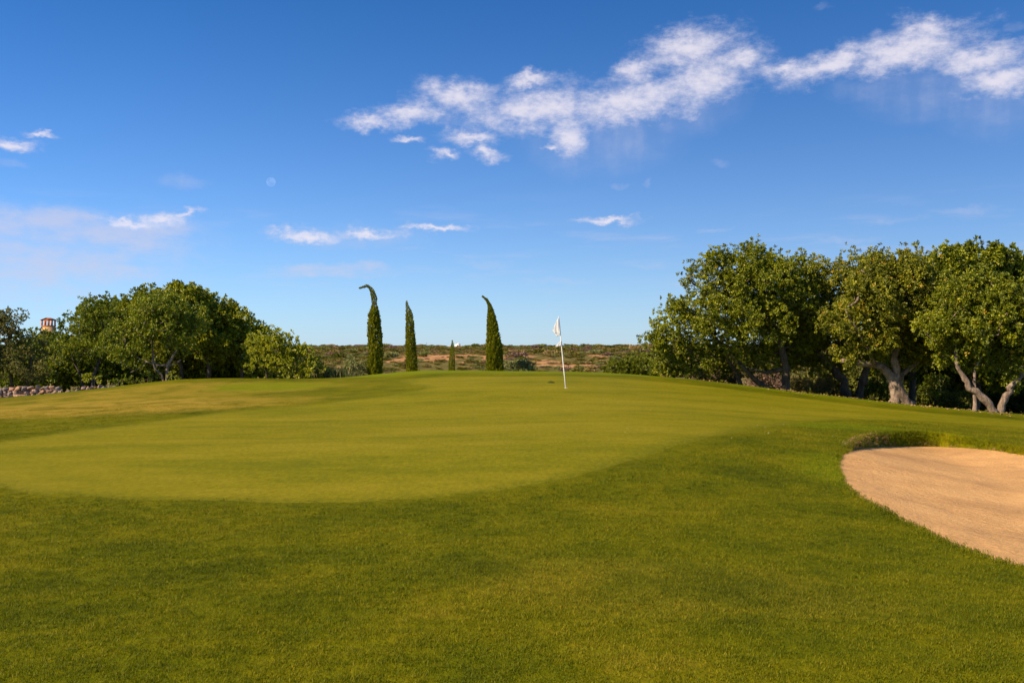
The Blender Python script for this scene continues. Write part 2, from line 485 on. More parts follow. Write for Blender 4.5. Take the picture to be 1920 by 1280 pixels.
def cloth_mat():
    m, nt, bs, out = mat_base('white_flag_cloth')
    g = nt.new('ShaderNodeTexCoord').outputs['Object']
    col = nt.ramp(nt.noise(g, 9, 4), [(0.3, (0.82, 0.82, 0.82)), (0.7, (0.88, 0.88, 0.88))])
    nt.put(bs.inputs['Base Color'], col)
    bs.inputs['Roughness'].default_value = 0.8
    tr = nt.new('ShaderNodeBsdfTranslucent')
    nt.put(tr.inputs[0], col)
    mx = nt.new('ShaderNodeMixShader')
    mx.inputs[0].default_value = 0.3
    nt.t.links.new(bs.outputs[0], mx.inputs[1])
    nt.t.links.new(tr.outputs[0], mx.inputs[2])
    nt.t.links.new(mx.outputs[0], out.inputs[0])
    return m
M['cloth'] = cloth_mat()
M['stone'] = bark_mat('wall_stone', (0.13, 0.085, 0.07), (0.26, 0.175, 0.14), (0.42, 0.29, 0.22))
M['terracotta'] = simple_mat('terracotta_brick', (0.36, 0.10, 0.035), (0.52, 0.18, 0.06), 9, 0.85, 0.3, 0.01)
M['terracotta_dark'] = simple_mat('roof_tile', (0.20, 0.06, 0.03), (0.34, 0.10, 0.05), 9, 0.85, 0.3, 0.01)
M['render_ochre'] = simple_mat('ochre_render', (0.48, 0.28, 0.12), (0.60, 0.36, 0.16), 7, 0.85, 0.2, 0.01)
M['lime'] = simple_mat('limewash', (0.70, 0.68, 0.64), (0.80, 0.78, 0.75), 2, 0.8, 0.1, 0.01)
M['cream'] = simple_mat('cream_render', (0.58, 0.44, 0.26), (0.66, 0.52, 0.33), 2, 0.8, 0.1, 0.01)
M['glass'] = simple_mat('window_glass', (0.03, 0.035, 0.04), (0.05, 0.055, 0.06), 2, 0.15, 0.02, 0.01, spec=0.6)
M['cup'] = simple_mat('cup_white', (0.6, 0.6, 0.58), (0.7, 0.7, 0.68), 5, 0.4, 0.05)

# ------------------------------------------------------------------ the lie of the land
_ctl = [
    (960, 1280, 4.87), (0, 1280, 4.9), (1920, 1280, 4.85), (960, 1100, 6.85), (200, 1100, 6.9), (1500, 1100, 6.9),
    (520, 941, 11.0), (0, 915, 12.0), (960, 916, 11.8), (1280, 832, 16.0), (1280, 930, 11.2), (1120, 880, 13.2), (300, 938, 11.1),
    (960, 800, 19.6), (960, 760, 25.0), (1061, 727, 30.0), (960, 705, 36.0), (960, 696, 39.5), (1100, 697, 39.8), (1100, 712, 34.0),
    (0, 830, 18.0), (0, 800, 22.0), (0, 770, 28.0), (0, 747, 36.0),
    (230, 723, 38.0), (230, 760, 28.0), (230, 800, 21.0), (330, 711, 38.0), (330, 760, 27.3),
    (450, 709, 38.0), (450, 740, 31.0), (450, 770, 25.5), (450, 850, 15.5), (560, 711, 37.5), (640, 713, 37.0), (640, 740, 30.0),
    (690, 703, 40.0), (740, 698, 41.0), (800, 694, 41.0), (800, 726, 31.0), (800, 710, 35.5), (880, 695, 40.0),
    (1200, 703, 39.2), (1300, 711, 38.5), (1300, 740, 30.0), (1300, 780, 22.0), (1400, 723, 37.5),
    (1500, 736, 36.0), (1500, 765, 28.0), (1500, 795, 22.0), (1500, 870, 15.0), (1600, 747, 35.3),
    (1690, 758, 34.5), (1690, 785, 26.0), (1700, 806, 21.5), (1800, 769, 33.2), (1900, 778, 32.0), (1900, 810, 24.0), (1900, 843, 19.0),
    (1576, 860, 15.5), (1640, 950, 11.0), (1800, 1030, 8.9), (1920, 1065, 8.0), (2300, 800, 30.0), (2300, 1000, 10.0),
    (-400, 772, 34.0), (-400, 905, 13.0), (-150, 757, 35.0), (-150, 880, 14.5),
]
_crest = [(-400, 34.0), (0, 36.0), (230, 38.0), (450, 38.0), (640, 37.5), (800, 41.0), (960, 39.5), (1100, 39.8), (1300, 38.5), (1500, 36.0), (1690, 34.5), (1900, 32.0), (2300, 30.0)]
pts = [tuple(P(*c)) for c in _ctl]
for (px, D) in _crest:
    c = next(q for q in _ctl if abs(q[0] - px) < 55 and abs(q[2] - D) < 1.2)
    z = P(*c).z
    for dd, dz in ((5.0, -0.28), (12.0, -0.9), (24.0, -2.2)):
        D2 = D + dd
        pts.append(((px - 960) / F * D2, D2, z + dz if dd < 20 else -2.2))
for x in (-12, 0, 12):
    for y in (-12, -2):
        pts.append((x, y, 0.0))
CP = np.array(pts)

def _phi(r2):
    return np.where(r2 > 1e-12, 0.5 * r2 * np.log(np.maximum(r2, 1e-12)), 0.0)
_n = len(CP)
_K = _phi(((CP[:, None, :2] - CP[None, :, :2]) ** 2).sum(-1)) + np.eye(_n) * 0.6
_Pm = np.c_[np.ones(_n), CP[:, :2]]
_A = np.block([[_K, _Pm], [_Pm.T, np.zeros((3, 3))]])
_w = np.linalg.solve(_A, np.r_[CP[:, 2], 0, 0, 0])

def lawn_z(x, y):
    x = np.atleast_1d(np.asarray(x, float)); y = np.atleast_1d(np.asarray(y, float))
    out = np.empty(len(x))
    for i in range(0, len(x), 20000):
        a = x[i:i + 20000]; b = y[i:i + 20000]
        r2 = (a[:, None] - CP[None, :, 0]) ** 2 + (b[:, None] - CP[None, :, 1]) ** 2
        out[i:i + 20000] = _phi(r2) @ _w[:_n] + _w[_n] + _w[_n + 1] * a + _w[_n + 2] * b
    return out

def lz(x, y):
    return float(lawn_z([x], [y])[0])

def unproject(px, py):
    """where the sight line through a photo point meets the lawn"""
    D = np.exp(np.linspace(math.log(3.5), math.log(46), 900))
    x = (px - 960) / F * D
    dz = (EYE - (py - HZ) / F * D) - lawn_z(x, D)
    k = np.argmax(dz < 0)
    if dz[k] >= 0:
        k = int(np.argmin(np.abs(dz)))
        return float(x[k]), float(D[k])
    t = dz[k - 1] / (dz[k - 1] - dz[k]) if k > 0 else 0
    Dm = D[k - 1] + t * (D[k] - D[k - 1])
    return (px - 960) / F * Dm, float(Dm)

def spline_closed(pts, m):
    p = np.asarray(pts, float)
    k = len(p)
    out = []
    for i in range(k):
        a, b, c, d_ = p[(i - 1) % k], p[i], p[(i + 1) % k], p[(i + 2) % k]
        for t in np.linspace(0, 1, m, endpoint=False):
            out.append(0.5 * ((2 * b) + (c - a) * t + (2 * a - 5 * b + 4 * c - d_) * t * t + (3 * b - a - 3 * c + d_) * t ** 3))
    return np.array(out)

def inside(poly, x, y):
    r = np.zeros(len(x), bool)
    n_ = len(poly)
    for i in range(n_):
        x0, y0 = poly[i]; x1, y1 = poly[(i + 1) % n_]
        if y0 == y1:
            continue
        c = ((y0 > y) != (y1 > y)) & (x < (x1 - x0) * (y - y0) / (y1 - y0) + x0)
        r ^= c
    return r

def poly_dist(poly, x, y):
    d2 = np.full(len(x), 1e18)
    n_ = len(poly)
    for i in range(n_):
        a = poly[i]; b = poly[(i + 1) % n_]
        ab = b - a
        t = np.clip(((x - a[0]) * ab[0] + (y - a[1]) * ab[1]) / max(ab @ ab, 1e-12), 0, 1)
        d2 = np.minimum(d2, (x - a[0] - t * ab[0]) ** 2 + (y - a[1] - t * ab[1]) ** 2)
    return np.sqrt(d2)

green_px = [(-120, 870), (0, 913), (150, 929), (330, 939), (520, 942), (700, 938), (850, 928), (960, 915), (1080, 892), (1200, 858), (1290, 830),
            (1400, 806), (1500, 793), (1600, 787), (1720, 789), (1850, 797), (1960, 806), (1990, 796), (1900, 787), (1780, 777), (1650, 764), (1500, 746), (1400, 733), (1300, 721), (1200, 712),
            (1100, 706), (960, 705), (860, 705), (790, 708), (750, 712), (765, 719), (800, 727), (745, 738), (640, 752), (540, 762), (433, 771), (300, 788), (133, 809), (0, 828), (-110, 845)]
green = spline_closed([unproject(*q) for q in green_px], 8)
rg = random.Random(4)
green = green + np.array([[mnoise.noise((p[0] * 1.7, p[1] * 1.7, 3.0)) * 0.05, mnoise.noise((p[0] * 1.7, p[1] * 1.7, 9.0)) * 0.09] for p in green])

bk = [((1562, 862), (1569, 866), 0.05), ((1572, 843), (1582, 850), -0.05), ((1595, 825), (1602, 842), -0.08), ((1635, 812), (1645, 838), -0.10),
      ((1700, 807), (1700, 836), -0.06), ((1760, 810), (1760, 837.5), -0.05), ((1815, 819), (1815, 840), -0.04), ((1870, 829), (1870, 845), -0.05),
      ((1930, 841), (1930, 855), -0.05), ((2050, 866), (2050, 873), -0.15), ((2200, 900), (2190, 905), -0.1), ((2280, 960), (2265, 962), 0.0),
      ((2250, 1040), (2240, 1036), 0.08), ((2120, 1085), (2118, 1080), 0.08), ((1930, 1070), (1932, 1065), 0.08), ((1800, 1032), (1803, 1027), 0.08),
      ((1720, 994), (1723, 989), 0.09), ((1636, 953), (1640, 947), 0.1), ((1584, 918), (1588, 914), 0.1), ((1564, 885), (1570, 884), 0.06)]
q3, s3 = [], []
for (q, s_, dd) in bk:
    x, D = unproject(*q)
    q3.append((x, D, lz(x, D)))
    s3.append(tuple(P(s_[0], s_[1], D + dd)))
Q = spline_closed(q3, 12)
S = spline_closed(s3, 12)
for i in range(len(Q)):       # a nibbled edge where grass meets sand
    a = mnoise.noise((Q[i][0] * 3, Q[i][1] * 3, 0.0)); b = mnoise.noise((Q[i][0] * 9, Q[i][1] * 9, 5.0)); c_ = mnoise.noise((Q[i][0] * 4, Q[i][1] * 4, 8.0))
    k = (0.05 * a + 0.04 * b) * min(1.0, Q[i][1] / 12)
    cx, cy = 8.4, 14.0
    dv = np.array([Q[i][0] - cx, Q[i][1] - cy]); dv /= np.linalg.norm(dv)
    S[i][:2] += dv * k
    Q[i][:2] += dv * (0.06 * c_)
Q[:, 2] = lawn_z(Q[:, 0], Q[:, 1])
H = 0.5 * (Q + S); H[:, 2] = Q[:, 2] * 0.42 + S[:, 2] * 0.58
Hq = 0.8 * Q + 0.2 * S; Hq[:, 2] = Q[:, 2] * 0.9 + S[:, 2] * 0.1

def sand_z(x, y):
    d2 = (x[:, None] - S[None, :, 0]) ** 2 + (y[:, None] - S[None, :, 1]) ** 2
    w_ = 1.0 / (d2 + 1e-4) ** 1.3
    ze = (w_ * S[None, :, 2]).sum(1) / w_.sum(1)
    dd = np.sqrt(d2.min(1))
    nz = np.array([mnoise.noise((a * 0.9, b * 0.9, 2.0)) * 0.03 + mnoise.noise((a * 3.1, b * 3.1, 4.0)) * 0.014 for a, b in zip(x, y)])
    return ze - 0.27 * (1 - np.exp(-(dd / 1.5) ** 1.3)) + nz * np.clip(dd / 0.3, 0, 1)

# ---- triangulate lawn, green and bunker together so that they share their edges
xs, ys = [], []
D = 3.2
rows = []
while D < 62:
    rows.append(D)
    D *= 1.0215
rows = [-9.0, -5.0, -2.0, 0.5, 1.8, 2.6] + rows
for i, D in enumerate(rows):
    W = max(D, 6.0)
    u = np.arange(-0.80, 0.801, 0.0085 if D > 3 else 0.06) + (0.00425 if i % 2 else 0)
    xs.append(u * W); ys.append(np.full(len(u), D))
gx = np.concatenate(xs); gy = np.concatenate(ys)
near_g = poly_dist(green, gx, gy)
near_q = np.minimum(poly_dist(Q[:, :2], gx, gy), poly_dist(S[:, :2], gx, gy))
inQ = inside(Q[:, :2], gx, gy); inS = inside(S[:, :2], gx, gy)
keep = (near_g > 0.002 * np.abs(gy) + 0.015) & (near_q > 0.06) & ~(inQ & ~inS)
gx, gy = gx[keep], gy[keep]
loops = [green, Q[:, :2], Hq[:, :2], H[:, :2], S[:, :2]]
vv = [Vector((a, b)) for a, b in zip(gx, gy)]
ee = []
for L in loops:
    b0 = len(vv)
    vv += [Vector((p[0], p[1])) for p in L]
    ee += [(b0 + i, b0 + (i + 1) % len(L)) for i in range(len(L))]
cv, ce, cf, ov, oe, of = delaunay_2d_cdt(vv, ee, [], 0, 1e-5)
cv = np.array([(v.x, v.y) for v in cv])
cf = np.array(cf)
z = lawn_z(cv[:, 0], cv[:, 1])
nz = np.array([mnoise.noise((a * 1.3, b * 1.3, 1.0)) * 0.012 + mnoise.noise((a * 0.45, b * 0.45, 7.0)) * 0.022 for a, b in cv])
ing = inside(green, cv[:, 0], cv[:, 1])
z += nz * np.where(ing, 0.35, 1.0)
ring_pts = np.concatenate([Q, Hq, H, S])
inQv = inside(Q[:, :2] + 0, cv[:, 0], cv[:, 1]); inSv = inside(S[:, :2], cv[:, 0], cv[:, 1])
for i in range(len(cv)):
    if True:
        dd = (ring_pts[:, 0] - cv[i, 0]) ** 2 + (ring_pts[:, 1] - cv[i, 1]) ** 2
        j = int(dd.argmin())
        if dd[j] < 1e-6:
            z[i] = ring_pts[j, 2]
            inSv[i] = False
zi = np.where(inSv)[0]
z[zi] = sand_z(cv[zi, 0], cv[zi, 1])
V3 = np.c_[cv, z]
cen = V3[cf].mean(1)
a_, b_, c_ = V3[cf[:, 0]], V3[cf[:, 1]], V3[cf[:, 2]]
flip = np.cross(b_ - a_, c_ - a_)[:, 2] < 0
cf[flip] = cf[flip][:, ::-1]
f_s = inside(S[:, :2], cen[:, 0], cen[:, 1])
f_g = inside(green, cen[:, 0], cen[:, 1]) & ~f_s

def sub(name, mask, mat):
    f = cf[mask]
    used, inv = np.unique(f, return_inverse=True)
    ed = poly_dist(green, V3[used, 0], V3[used, 1])       # metres from the mown edge: the collar is cut in between
    return obj(name, raw_mesh(name, V3[used], inv.reshape(-1, 3), mat, True, {'edge': ('POINT', ed)}))

tag(sub('ground', ~f_s & ~f_g, M['turf']), 'longer mown rough grass around the putting green', kind='structure')
tag(sub('putting_green', f_g, M['green']), 'smooth closely mown olive putting green', kind='structure')
tag(sub('sand_bunker', f_s, M['sand']), 'tan sand bunker with a grassy lip', kind='structure')

# ------------------------------------------------------------------ scrubland behind, and the sea beyond it
rn = np.random.default_rng(11)
_hp = np.array([(48, -3.2), (70, -4.6), (100, -4.8), (140, -3.4), (200, -2.1), (280, -1.3), (360, -0.5), (450, 0.45), (540, 1.0), (640, 0.6), (900, -2), (1600, -16), (4000, -45)])
def hill_z(x, y):
    x = np.atleast_1d(x).astype(float); y = np.atleast_1d(y).astype(float)
    b = np.interp(y, _hp[:, 0], _hp[:, 1])
    k = np.array([mnoise.fractal((a * 0.012, c * 0.02, 0.0), 1.0, 2.0, 4) for a, c in zip(x, y)])
    k2 = np.array([mnoise.noise((a * 0.07, c * 0.09, 4.0)) for a, c in zip(x, y)])
    amp = np.interp(y, [60, 150, 450, 700], [0.6, 0.9, 0.8, 0.3])
    return b + k * amp + k2 * 0.22
Dr = np.concatenate([np.arange(48, 150, 3.0), np.arange(150, 560, 5.0), np.arange(560, 1000, 40), np.array([1300, 1800, 2600, 4000])])
uu = np.linspace(-1.15, 1.15, 240)
hv = np.concatenate([np.c_[uu * max(D, 120), np.full(len(uu), D)] for D in Dr])
hzv = hill_z(hv[:, 0], hv[:, 1])
m_ = len(uu)
ii = np.arange(len(Dr) - 1)[:, None] * m_ + np.arange(m_ - 1)[None, :]
hf = np.stack([ii, ii + 1, ii + 1 + m_, ii + m_], -1).reshape(-1, 4)

def soil_mat():
    m, nt, bs, out = mat_base('scrubland_soil')
    pos = nt.new('ShaderNodeNewGeometry').outputs['Position']
    a = nt.new('ShaderNodeAttribute', attribute_name='soil').outputs['Fac']
    b = nt.noise(nt.mapping(pos, scale=(1, 0.4, 0)), 0.35, 5, 0.65)
    soil = nt.ramp(b, [(0.35, (0.25, 0.120, 0.055)), (0.5, (0.36, 0.185, 0.080)), (0.65, (0.44, 0.25, 0.11))])
    veg = nt.ramp(b, [(0.32, (0.075, 0.070, 0.018)), (0.5, (0.125, 0.105, 0.028)), (0.68, (0.19, 0.14, 0.042))])
    nt.put(bs.inputs['Base Color'], nt.mix(nt.smooth(nt.math('ADD', a, nt.math('MULTIPLY', nt.math('SUBTRACT', b, 0.5), 1.1)), 0.0, 0.2), veg, soil))
    bs.inputs['Roughness'].default_value = 0.95
    bs.inputs['Specular IOR Level'].default_value = 0.05
    bump(nt, bs, b, 0.8, 0.5)
    return m
_bare = [(745, 677, 34, 6), (815, 672, 42, 8), (868, 681, 36, 5), (880, 668, 34, 4), (925, 674, 30, 5), (1030, 679, 38, 4), (1170, 656, 26, 3), (1235, 653, 24, 4), (1075, 663, 30, 3), (985, 672, 24, 3), (1410, 690, 70, 12), (720, 684, 24, 4), (1120, 672, 20, 3)]
def soil(x, y):
    """how bare the ground is: below 0 scrub, above 0 open orange soil"""
    x = np.atleast_1d(x).astype(float); y = np.atleast_1d(y).astype(float)
    k = np.array([mnoise.fractal((a * 0.03, b * 0.02, 5.0), 1.0, 2.0, 4) for a, b in zip(x, y)]) * 0.5 - 0.16
    for (px, py, rx, ry) in _bare:
        Dm = np.interp(py, [646, 652, 658, 664, 672, 680, 692], [560, 470, 390, 320, 265, 225, 180])
        Dr_ = np.interp(py - ry, [646, 652, 658, 664, 672, 680, 692], [560, 470, 390, 320, 265, 225, 180]) - Dm
        X = (px - 960) / F * Dm
        e = ((x - X) / (rx / F * Dm)) ** 2 + ((y - Dm) / max(Dr_, 8)) ** 2
        k = np.maximum(k, 0.42 - 0.5 * e)
    g2 = np.array([mnoise.noise((a * 0.16, b * 0.10, 2.0)) for a, b in zip(x, y)])
    return np.where(y < 185, np.minimum(k, -0.1), k + g2 * 0.28 - 0.03)
tag(obj('scrub_hill', raw_mesh('scrub_hill', np.c_[hv, hzv], hf, soil_mat(), True, {'soil': ('POINT', soil(hv[:, 0], hv[:, 1]))})), 'broad scrub covered rise with bare orange soil', kind='structure')

def sea_mat():
    m, nt, bs, out = mat_base('sea_water')
    g = nt.new('ShaderNodeTexCoord').outputs['Object']
    bs.inputs['Base Color'].default_value = (0.03, 0.09, 0.16, 1)
    bs.inputs['Roughness'].default_value = 0.25
    bump(nt, bs, nt.noise(g, 0.05, 4), 0.4, 2.0)
    return m
sv = [(-45000, 1500, -42), (45000, 1500, -42), (45000, 55000, -42), (-45000, 55000, -42)]
tag(obj('sea', raw_mesh('sea', sv, [(0, 1, 2, 3)], sea_mat())), 'distant blue sea beyond the scrubland', kind='structure')

# ------------------------------------------------------------------ scatter of instances by geometry nodes
def scatter(name, pts, rots, scl, sources, mat, seed, label, parent=None, kind='stuff', idx=None):
    me = bpy.data.meshes.new(name)
    me.vertices.add(len(pts))
    me.vertices.foreach_set('co', np.asarray(pts, np.float32).reshape(-1))
    a = me.attributes.new('rot', 'FLOAT_VECTOR', 'POINT'); a.data.foreach_set('vector', np.asarray(rots, np.float32).reshape(-1))
    a = me.attributes.new('scl', 'FLOAT_VECTOR', 'POINT'); a.data.foreach_set('vector', np.asarray(scl, np.float32).reshape(-1))
    if idx is None:
        idx = np.random.default_rng(seed).integers(0, len(sources), len(pts))
    a = me.attributes.new('pick', 'INT', 'POINT'); a.data.foreach_set('value', np.asarray(idx, np.int32))
    me.update()
    o = obj(name, me, parent)
    ng = bpy.data.node_groups.new(name, 'GeometryNodeTree')
    ng.interface.new_socket('Geometry', in_out='INPUT', socket_type='NodeSocketGeometry')
    ng.interface.new_socket('Geometry', in_out='OUTPUT', socket_type='NodeSocketGeometry')
    gi = ng.nodes.new('NodeGroupInput'); go = ng.nodes.new('NodeGroupOutput')
    iop = ng.nodes.new('GeometryNodeInstanceOnPoints')
    iop.inputs['Pick Instance'].default_value = True
    g2i = ng.nodes.new('GeometryNodeGeometryToInstance')
    for src in reversed(sources):
        oi = ng.nodes.new('GeometryNodeObjectInfo')
        oi.inputs['Object'].default_value = src
        oi.inputs['As Instance'].default_value = False
        ng.links.new(oi.outputs['Geometry'], g2i.inputs[0])
    def attr(nm, ty):
        na = ng.nodes.new('GeometryNodeInputNamedAttribute'); na.data_type = ty
        na.inputs[0].default_value = nm
        return na.outputs[0]
    ng.links.new(gi.outputs[0], iop.inputs['Points'])
    ng.links.new(g2i.outputs[0], iop.inputs['Instance'])
    ng.links.new(attr('pick', 'INT'), iop.inputs['Instance Index'])
    e2r = ng.nodes.new('FunctionNodeEulerToRotation')
    ng.links.new(attr('rot', 'FLOAT_VECTOR'), e2r.inputs[0])
    ng.links.new(e2r.outputs[0], iop.inputs['Rotation'])
    ng.links.new(attr('scl', 'FLOAT_VECTOR'), iop.inputs['Scale'])
    ng.links.new(iop.outputs[0], go.inputs[0])
    md = o.modifiers.new('scatter', 'NODES')
    md.node_group = ng
    tag(o, label, kind=kind)
    return o

def source(name, me):
    return bpy.data.objects.new(name, me)        # kept out of the scene: only its mesh is instanced

def tuft(seed, nb, rad, h0, h1, w, lean, mat):
    r = random.Random(seed)
    v, f, t = [], [], []
    for i in range(nb):
        th = r.uniform(0, 6.283); rr = rad * math.sqrt(r.random())
        x, y = rr * math.cos(th), rr * math.sin(th)
        h = r.uniform(h0, h1); ph = r.uniform(0, 6.283); ln = r.uniform(0.15, 1.0) * lean * h
        dx, dy = math.cos(ph) * ln, math.sin(ph) * ln
        sx, sy = -math.sin(ph + r.uniform(-1, 1)) * w / 2, math.cos(ph + r.uniform(-1, 1)) * w / 2
        b = len(v)
        v += [(x - sx, y - sy, -0.004), (x + sx, y + sy, -0.004), (x + dx * .4 + sx * .8, y + dy * .4 + sy * .8, h * .6), (x + dx * .4 - sx * .8, y + dy * .4 - sy * .8, h * .6), (x + dx, y + dy, h)]
        f += [(b, b + 1, b + 2, b + 3), (b + 3, b + 2, b + 4)]
        k = r.random()
        t += [k, k]
    return raw_mesh('tuft', v, f, mat, False, {'tint': ('FACE', t)})

rr_ = np.random.default_rng(3)
gp = []
gs = []
def strew(D0, D1, per_m2, size, ulim=0.60):
    area = ulim * (D1 ** 2 - D0 ** 2)
    k = int(area * per_m2)
    y = np.sqrt(rr_.uniform(D0 ** 2, D1 ** 2, k)); x = rr_.uniform(-ulim, ulim, k) * y
    ok = ~inside(green, x, y) & ~inside(Q[:, :2], x, y)
    x, y = x[ok], y[ok]
    gp.append(np.c_[x, y]); gs.append(np.full(len(x), size) * rr_.uniform(0.75, 1.25, len(x)))
strew(4.2, 7.5, 480, 1.0)
strew(7.5, 12, 260, 1.15)
strew(12, 20, 110, 1.5)
strew(20, 28, 40, 1.8)
k_ = 26000
y_ = np.sqrt(rr_.uniform(9.5 ** 2, 26 ** 2, k_)); x_ = rr_.uniform(-0.6, 0.6, k_) * y_
dg = poly_dist(green, x_, y_)
ok_ = inside(green, x_, y_) & (rr_.random(k_) < np.exp(-dg / 0.16))
gp.append(np.c_[x_, y_][ok_]); gs.append(np.full(ok_.sum(), 0.9) * np.exp(-dg[ok_] / 0.3))
gp = np.concatenate(gp); gs = np.concatenate(gs)
far = np.clip((gp[:, 1] - 12) / 20, 0, 1)
_in = inside(green, gp[:, 0], gp[:, 1]); _d = poly_dist(green, gp[:, 0], gp[:, 1])
gs = np.where(_in, gs, gs * np.clip(0.55 + _d / 1.0, 0.55, 1.0))
gz = lawn_z(gp[:, 0], gp[:, 1]) + np.array([mnoise.noise((a * 1.3, b * 1.3, 1.0)) * 0.012 + mnoise.noise((a * 0.45, b * 0.45, 7.0)) * 0.022 for a, b in gp])
hgt = gs * (1 - 0.6 * far)
gsc = np.c_[gs, gs, hgt]
grot = np.c_[rr_.normal(0, 0.06, len(gs)), rr_.normal(0, 0.06, len(gs)), rr_.uniform(0, 6.283, len(gs))]
blades = [source('grass_tuft', tuft(i, 28, 0.055, 0.006, 0.0175, 0.0027, 1.3, M['blade'])) for i in range(6)]
scatter('rough_grass', np.c_[gp, gz], grot, gsc, blades, M['blade'], 1, 'short green and straw coloured grass blades of the rough')

# longer grass and dry roots hanging over the bunker lip
lp, lr, ls, li = [], [], [], []
r2 = random.Random(8)
for i in range(len(Q)):
    a, b = Q[i], S[i]
    nb_ = Q[(i + 1) % len(Q)] - Q[i]
    dist = a[1]
    hh = max(a[2] - b[2], 0.02)
    far_side = hh > 0.10
    cnt = int(np.linalg.norm(nb_[:2]) * (150 if far_side else 90)) + 1
    if dist > 26 or a[0] > 0.62 * a[1]:
        continue
    for k in range(cnt):
        t = r2.random() ** (0.9 if far_side else 0.6)
        s_ = r2.random()
        p = a + nb_ * s_ + (b - a) * t
        p[2] = a[2] * (1 - t) + b[2] * t if not far_side else (a[2] - hh * (t ** 1.5))
        dry = (b[0] / b[1]) < 0.378 and far_side and r2.random() < (0.6 if t > 0.35 else 0.2)
        if far_side and t > 0.85 and r2.random() < 0.55:
            dry = True
        lp.append(p)
        tilt = r2.uniform(0.2, 0.8) if far_side else r2.uniform(0, 0.4)
        lr.append((tilt * r2.uniform(-0.3, 1.3), r2.uniform(-0.6, 0.6), r2.uniform(-3.1, 3.1)))
        k_ = r2.uniform(0.6, 1.5) * (1.35 if far_side else 1.15) * (0.62 if dry else 1.0)
        ls.append((k_, k_, k_ * (1.0 if far_side else 1.2)))
        li.append(6 + r2.randrange(2) if dry else r2.randrange(6))
roots = [source('dry_tuft', tuft(40 + i, 14, 0.05, 0.02, 0.055, 0.005, 1.6, M['straw'])) for i in range(2)]
scatter('lip_grass', lp, lr, ls, blades + roots, M['blade'], 2, 'longer grass and dry tan roots overhanging the bunker lip', idx=li)

# ------------------------------------------------------------------ foliage
def leaves_mesh(name, c, dr, ln, wd, tint, rng, mat, fold=0.25):
    """one folded diamond leaf for each row: base point c, direction dr, length, width"""
    N = len(c)
    dr = dr / np.maximum(np.linalg.norm(dr, axis=1, keepdims=True), 1e-9)
    rv = rng.normal(size=(N, 3))
    s = np.cross(dr, rv); s /= np.maximum(np.linalg.norm(s, axis=1, keepdims=True), 1e-9)
    u = np.cross(s, dr)
    L = ln[:, None]; Wd = wd[:, None]
    V = np.empty((N, 4, 3), np.float32)
    V[:, 0] = c
    V[:, 1] = c + dr * L * 0.55 + s * Wd * 0.5 + u * Wd * fold
    V[:, 2] = c + dr * L - u * Wd * 0.2
    V[:, 3] = c + dr * L * 0.55 - s * Wd * 0.5 + u * Wd * fold
    b = (np.arange(N) * 4)[:, None]
    T = np.concatenate([b + np.array([[0, 1, 2]]), b + np.array([[0, 2, 3]])], 1).reshape(-1, 3)
    return raw_mesh(name, V.reshape(-1, 3), T, mat, False, {'tint': ('FACE', np.repeat(tint, 2))})

def sphere_dirs(rng, k):
    v = rng.normal(size=(k, 3))
    return v / np.linalg.norm(v, axis=1, keepdims=True)

def crown_points(lobes, density, rng, under=0.35):
    """clump centres spread over the outside of a union of ellipsoid lobes"""
    out, nrm, sz, sz_ = [], [], [], []
    L = np.array(lobes, float)
    for i, (x, y, z, a, b, c) in enumerate(L):
        area = 4 * math.pi * (((a * b) ** 1.6 + (a * c) ** 1.6 + (b * c) ** 1.6) / 3) ** (1 / 1.6)
        k = int(area * density)
        d_ = sphere_dirs(rng, k)
        d_ = d_[(d_[:, 2] > -0.45) | (rng.random(k) < under)]
        rad = np.where(rng.random(len(d_)) < 0.16, rng.uniform(1.04, 1.15, len(d_)), rng.uniform(0.62, 1.05, len(d_)) ** 0.7)
        sz_.append(np.where(rad > 1.05, 0.55, 1.0))
        p = np.array([x, y, z]) + d_ * rad[:, None] * np.array([a, b, c])
        ok = np.ones(len(p), bool)
        for j, q in enumerate(L):
            if j != i:
                e = (((p - q[:3]) / q[3:]) ** 2).sum(1)
                ok &= e > 0.40
        out.append(p[ok]); nrm.append(d_[ok]); sz.append(sz_[-1][ok])
    return np.concatenate(out), np.concatenate(nrm), np.concatenate(sz)

def grow(nodes, rad0, targets, rng, step=0.35, wob=0.10):
    """branches from the given skeleton nodes out to every target; returns list of polylines with radii"""
    pos = [np.array(p, float) for p in nodes]
    par = [-1] * len(pos)
    kids = [0] * len(pos)
    order = np.argsort([min(np.linalg.norm(t - p) for p in pos) for t in targets])
    arr = np.array(pos)
    leafs = []
    for ti in order:
        t = targets[ti]
        dd = np.linalg.norm(arr - t, axis=1) + 0.25 * np.maximum(arr[:, 2] - t[2], 0)
        j = int(dd.argmin())
        dist = np.linalg.norm(t - arr[j])
        k = max(1, int(dist / step))
        prev = j
        newp = []
        for q in range(1, k + 1):
            f = q / k
            p = arr[j] * (1 - f) + t * f
            p = p + rng.normal(size=3) * wob * dist * 0.3 * (0 if q == k else 1) + np.array([0, 0, -0.10 * dist * math.sin(math.pi * f) * 0.6])
            pos.append(p); par.append(prev); kids.append(0)
            prev = len(pos) - 1
            newp.append(p)
        arr = np.vstack([arr, newp])
        leafs.append(prev)
    cnt = np.zeros(len(pos))
    for l in leafs:
        i = l
        while i >= 0:
            cnt[i] += 1
            i = par[i]
    return pos, par, cnt

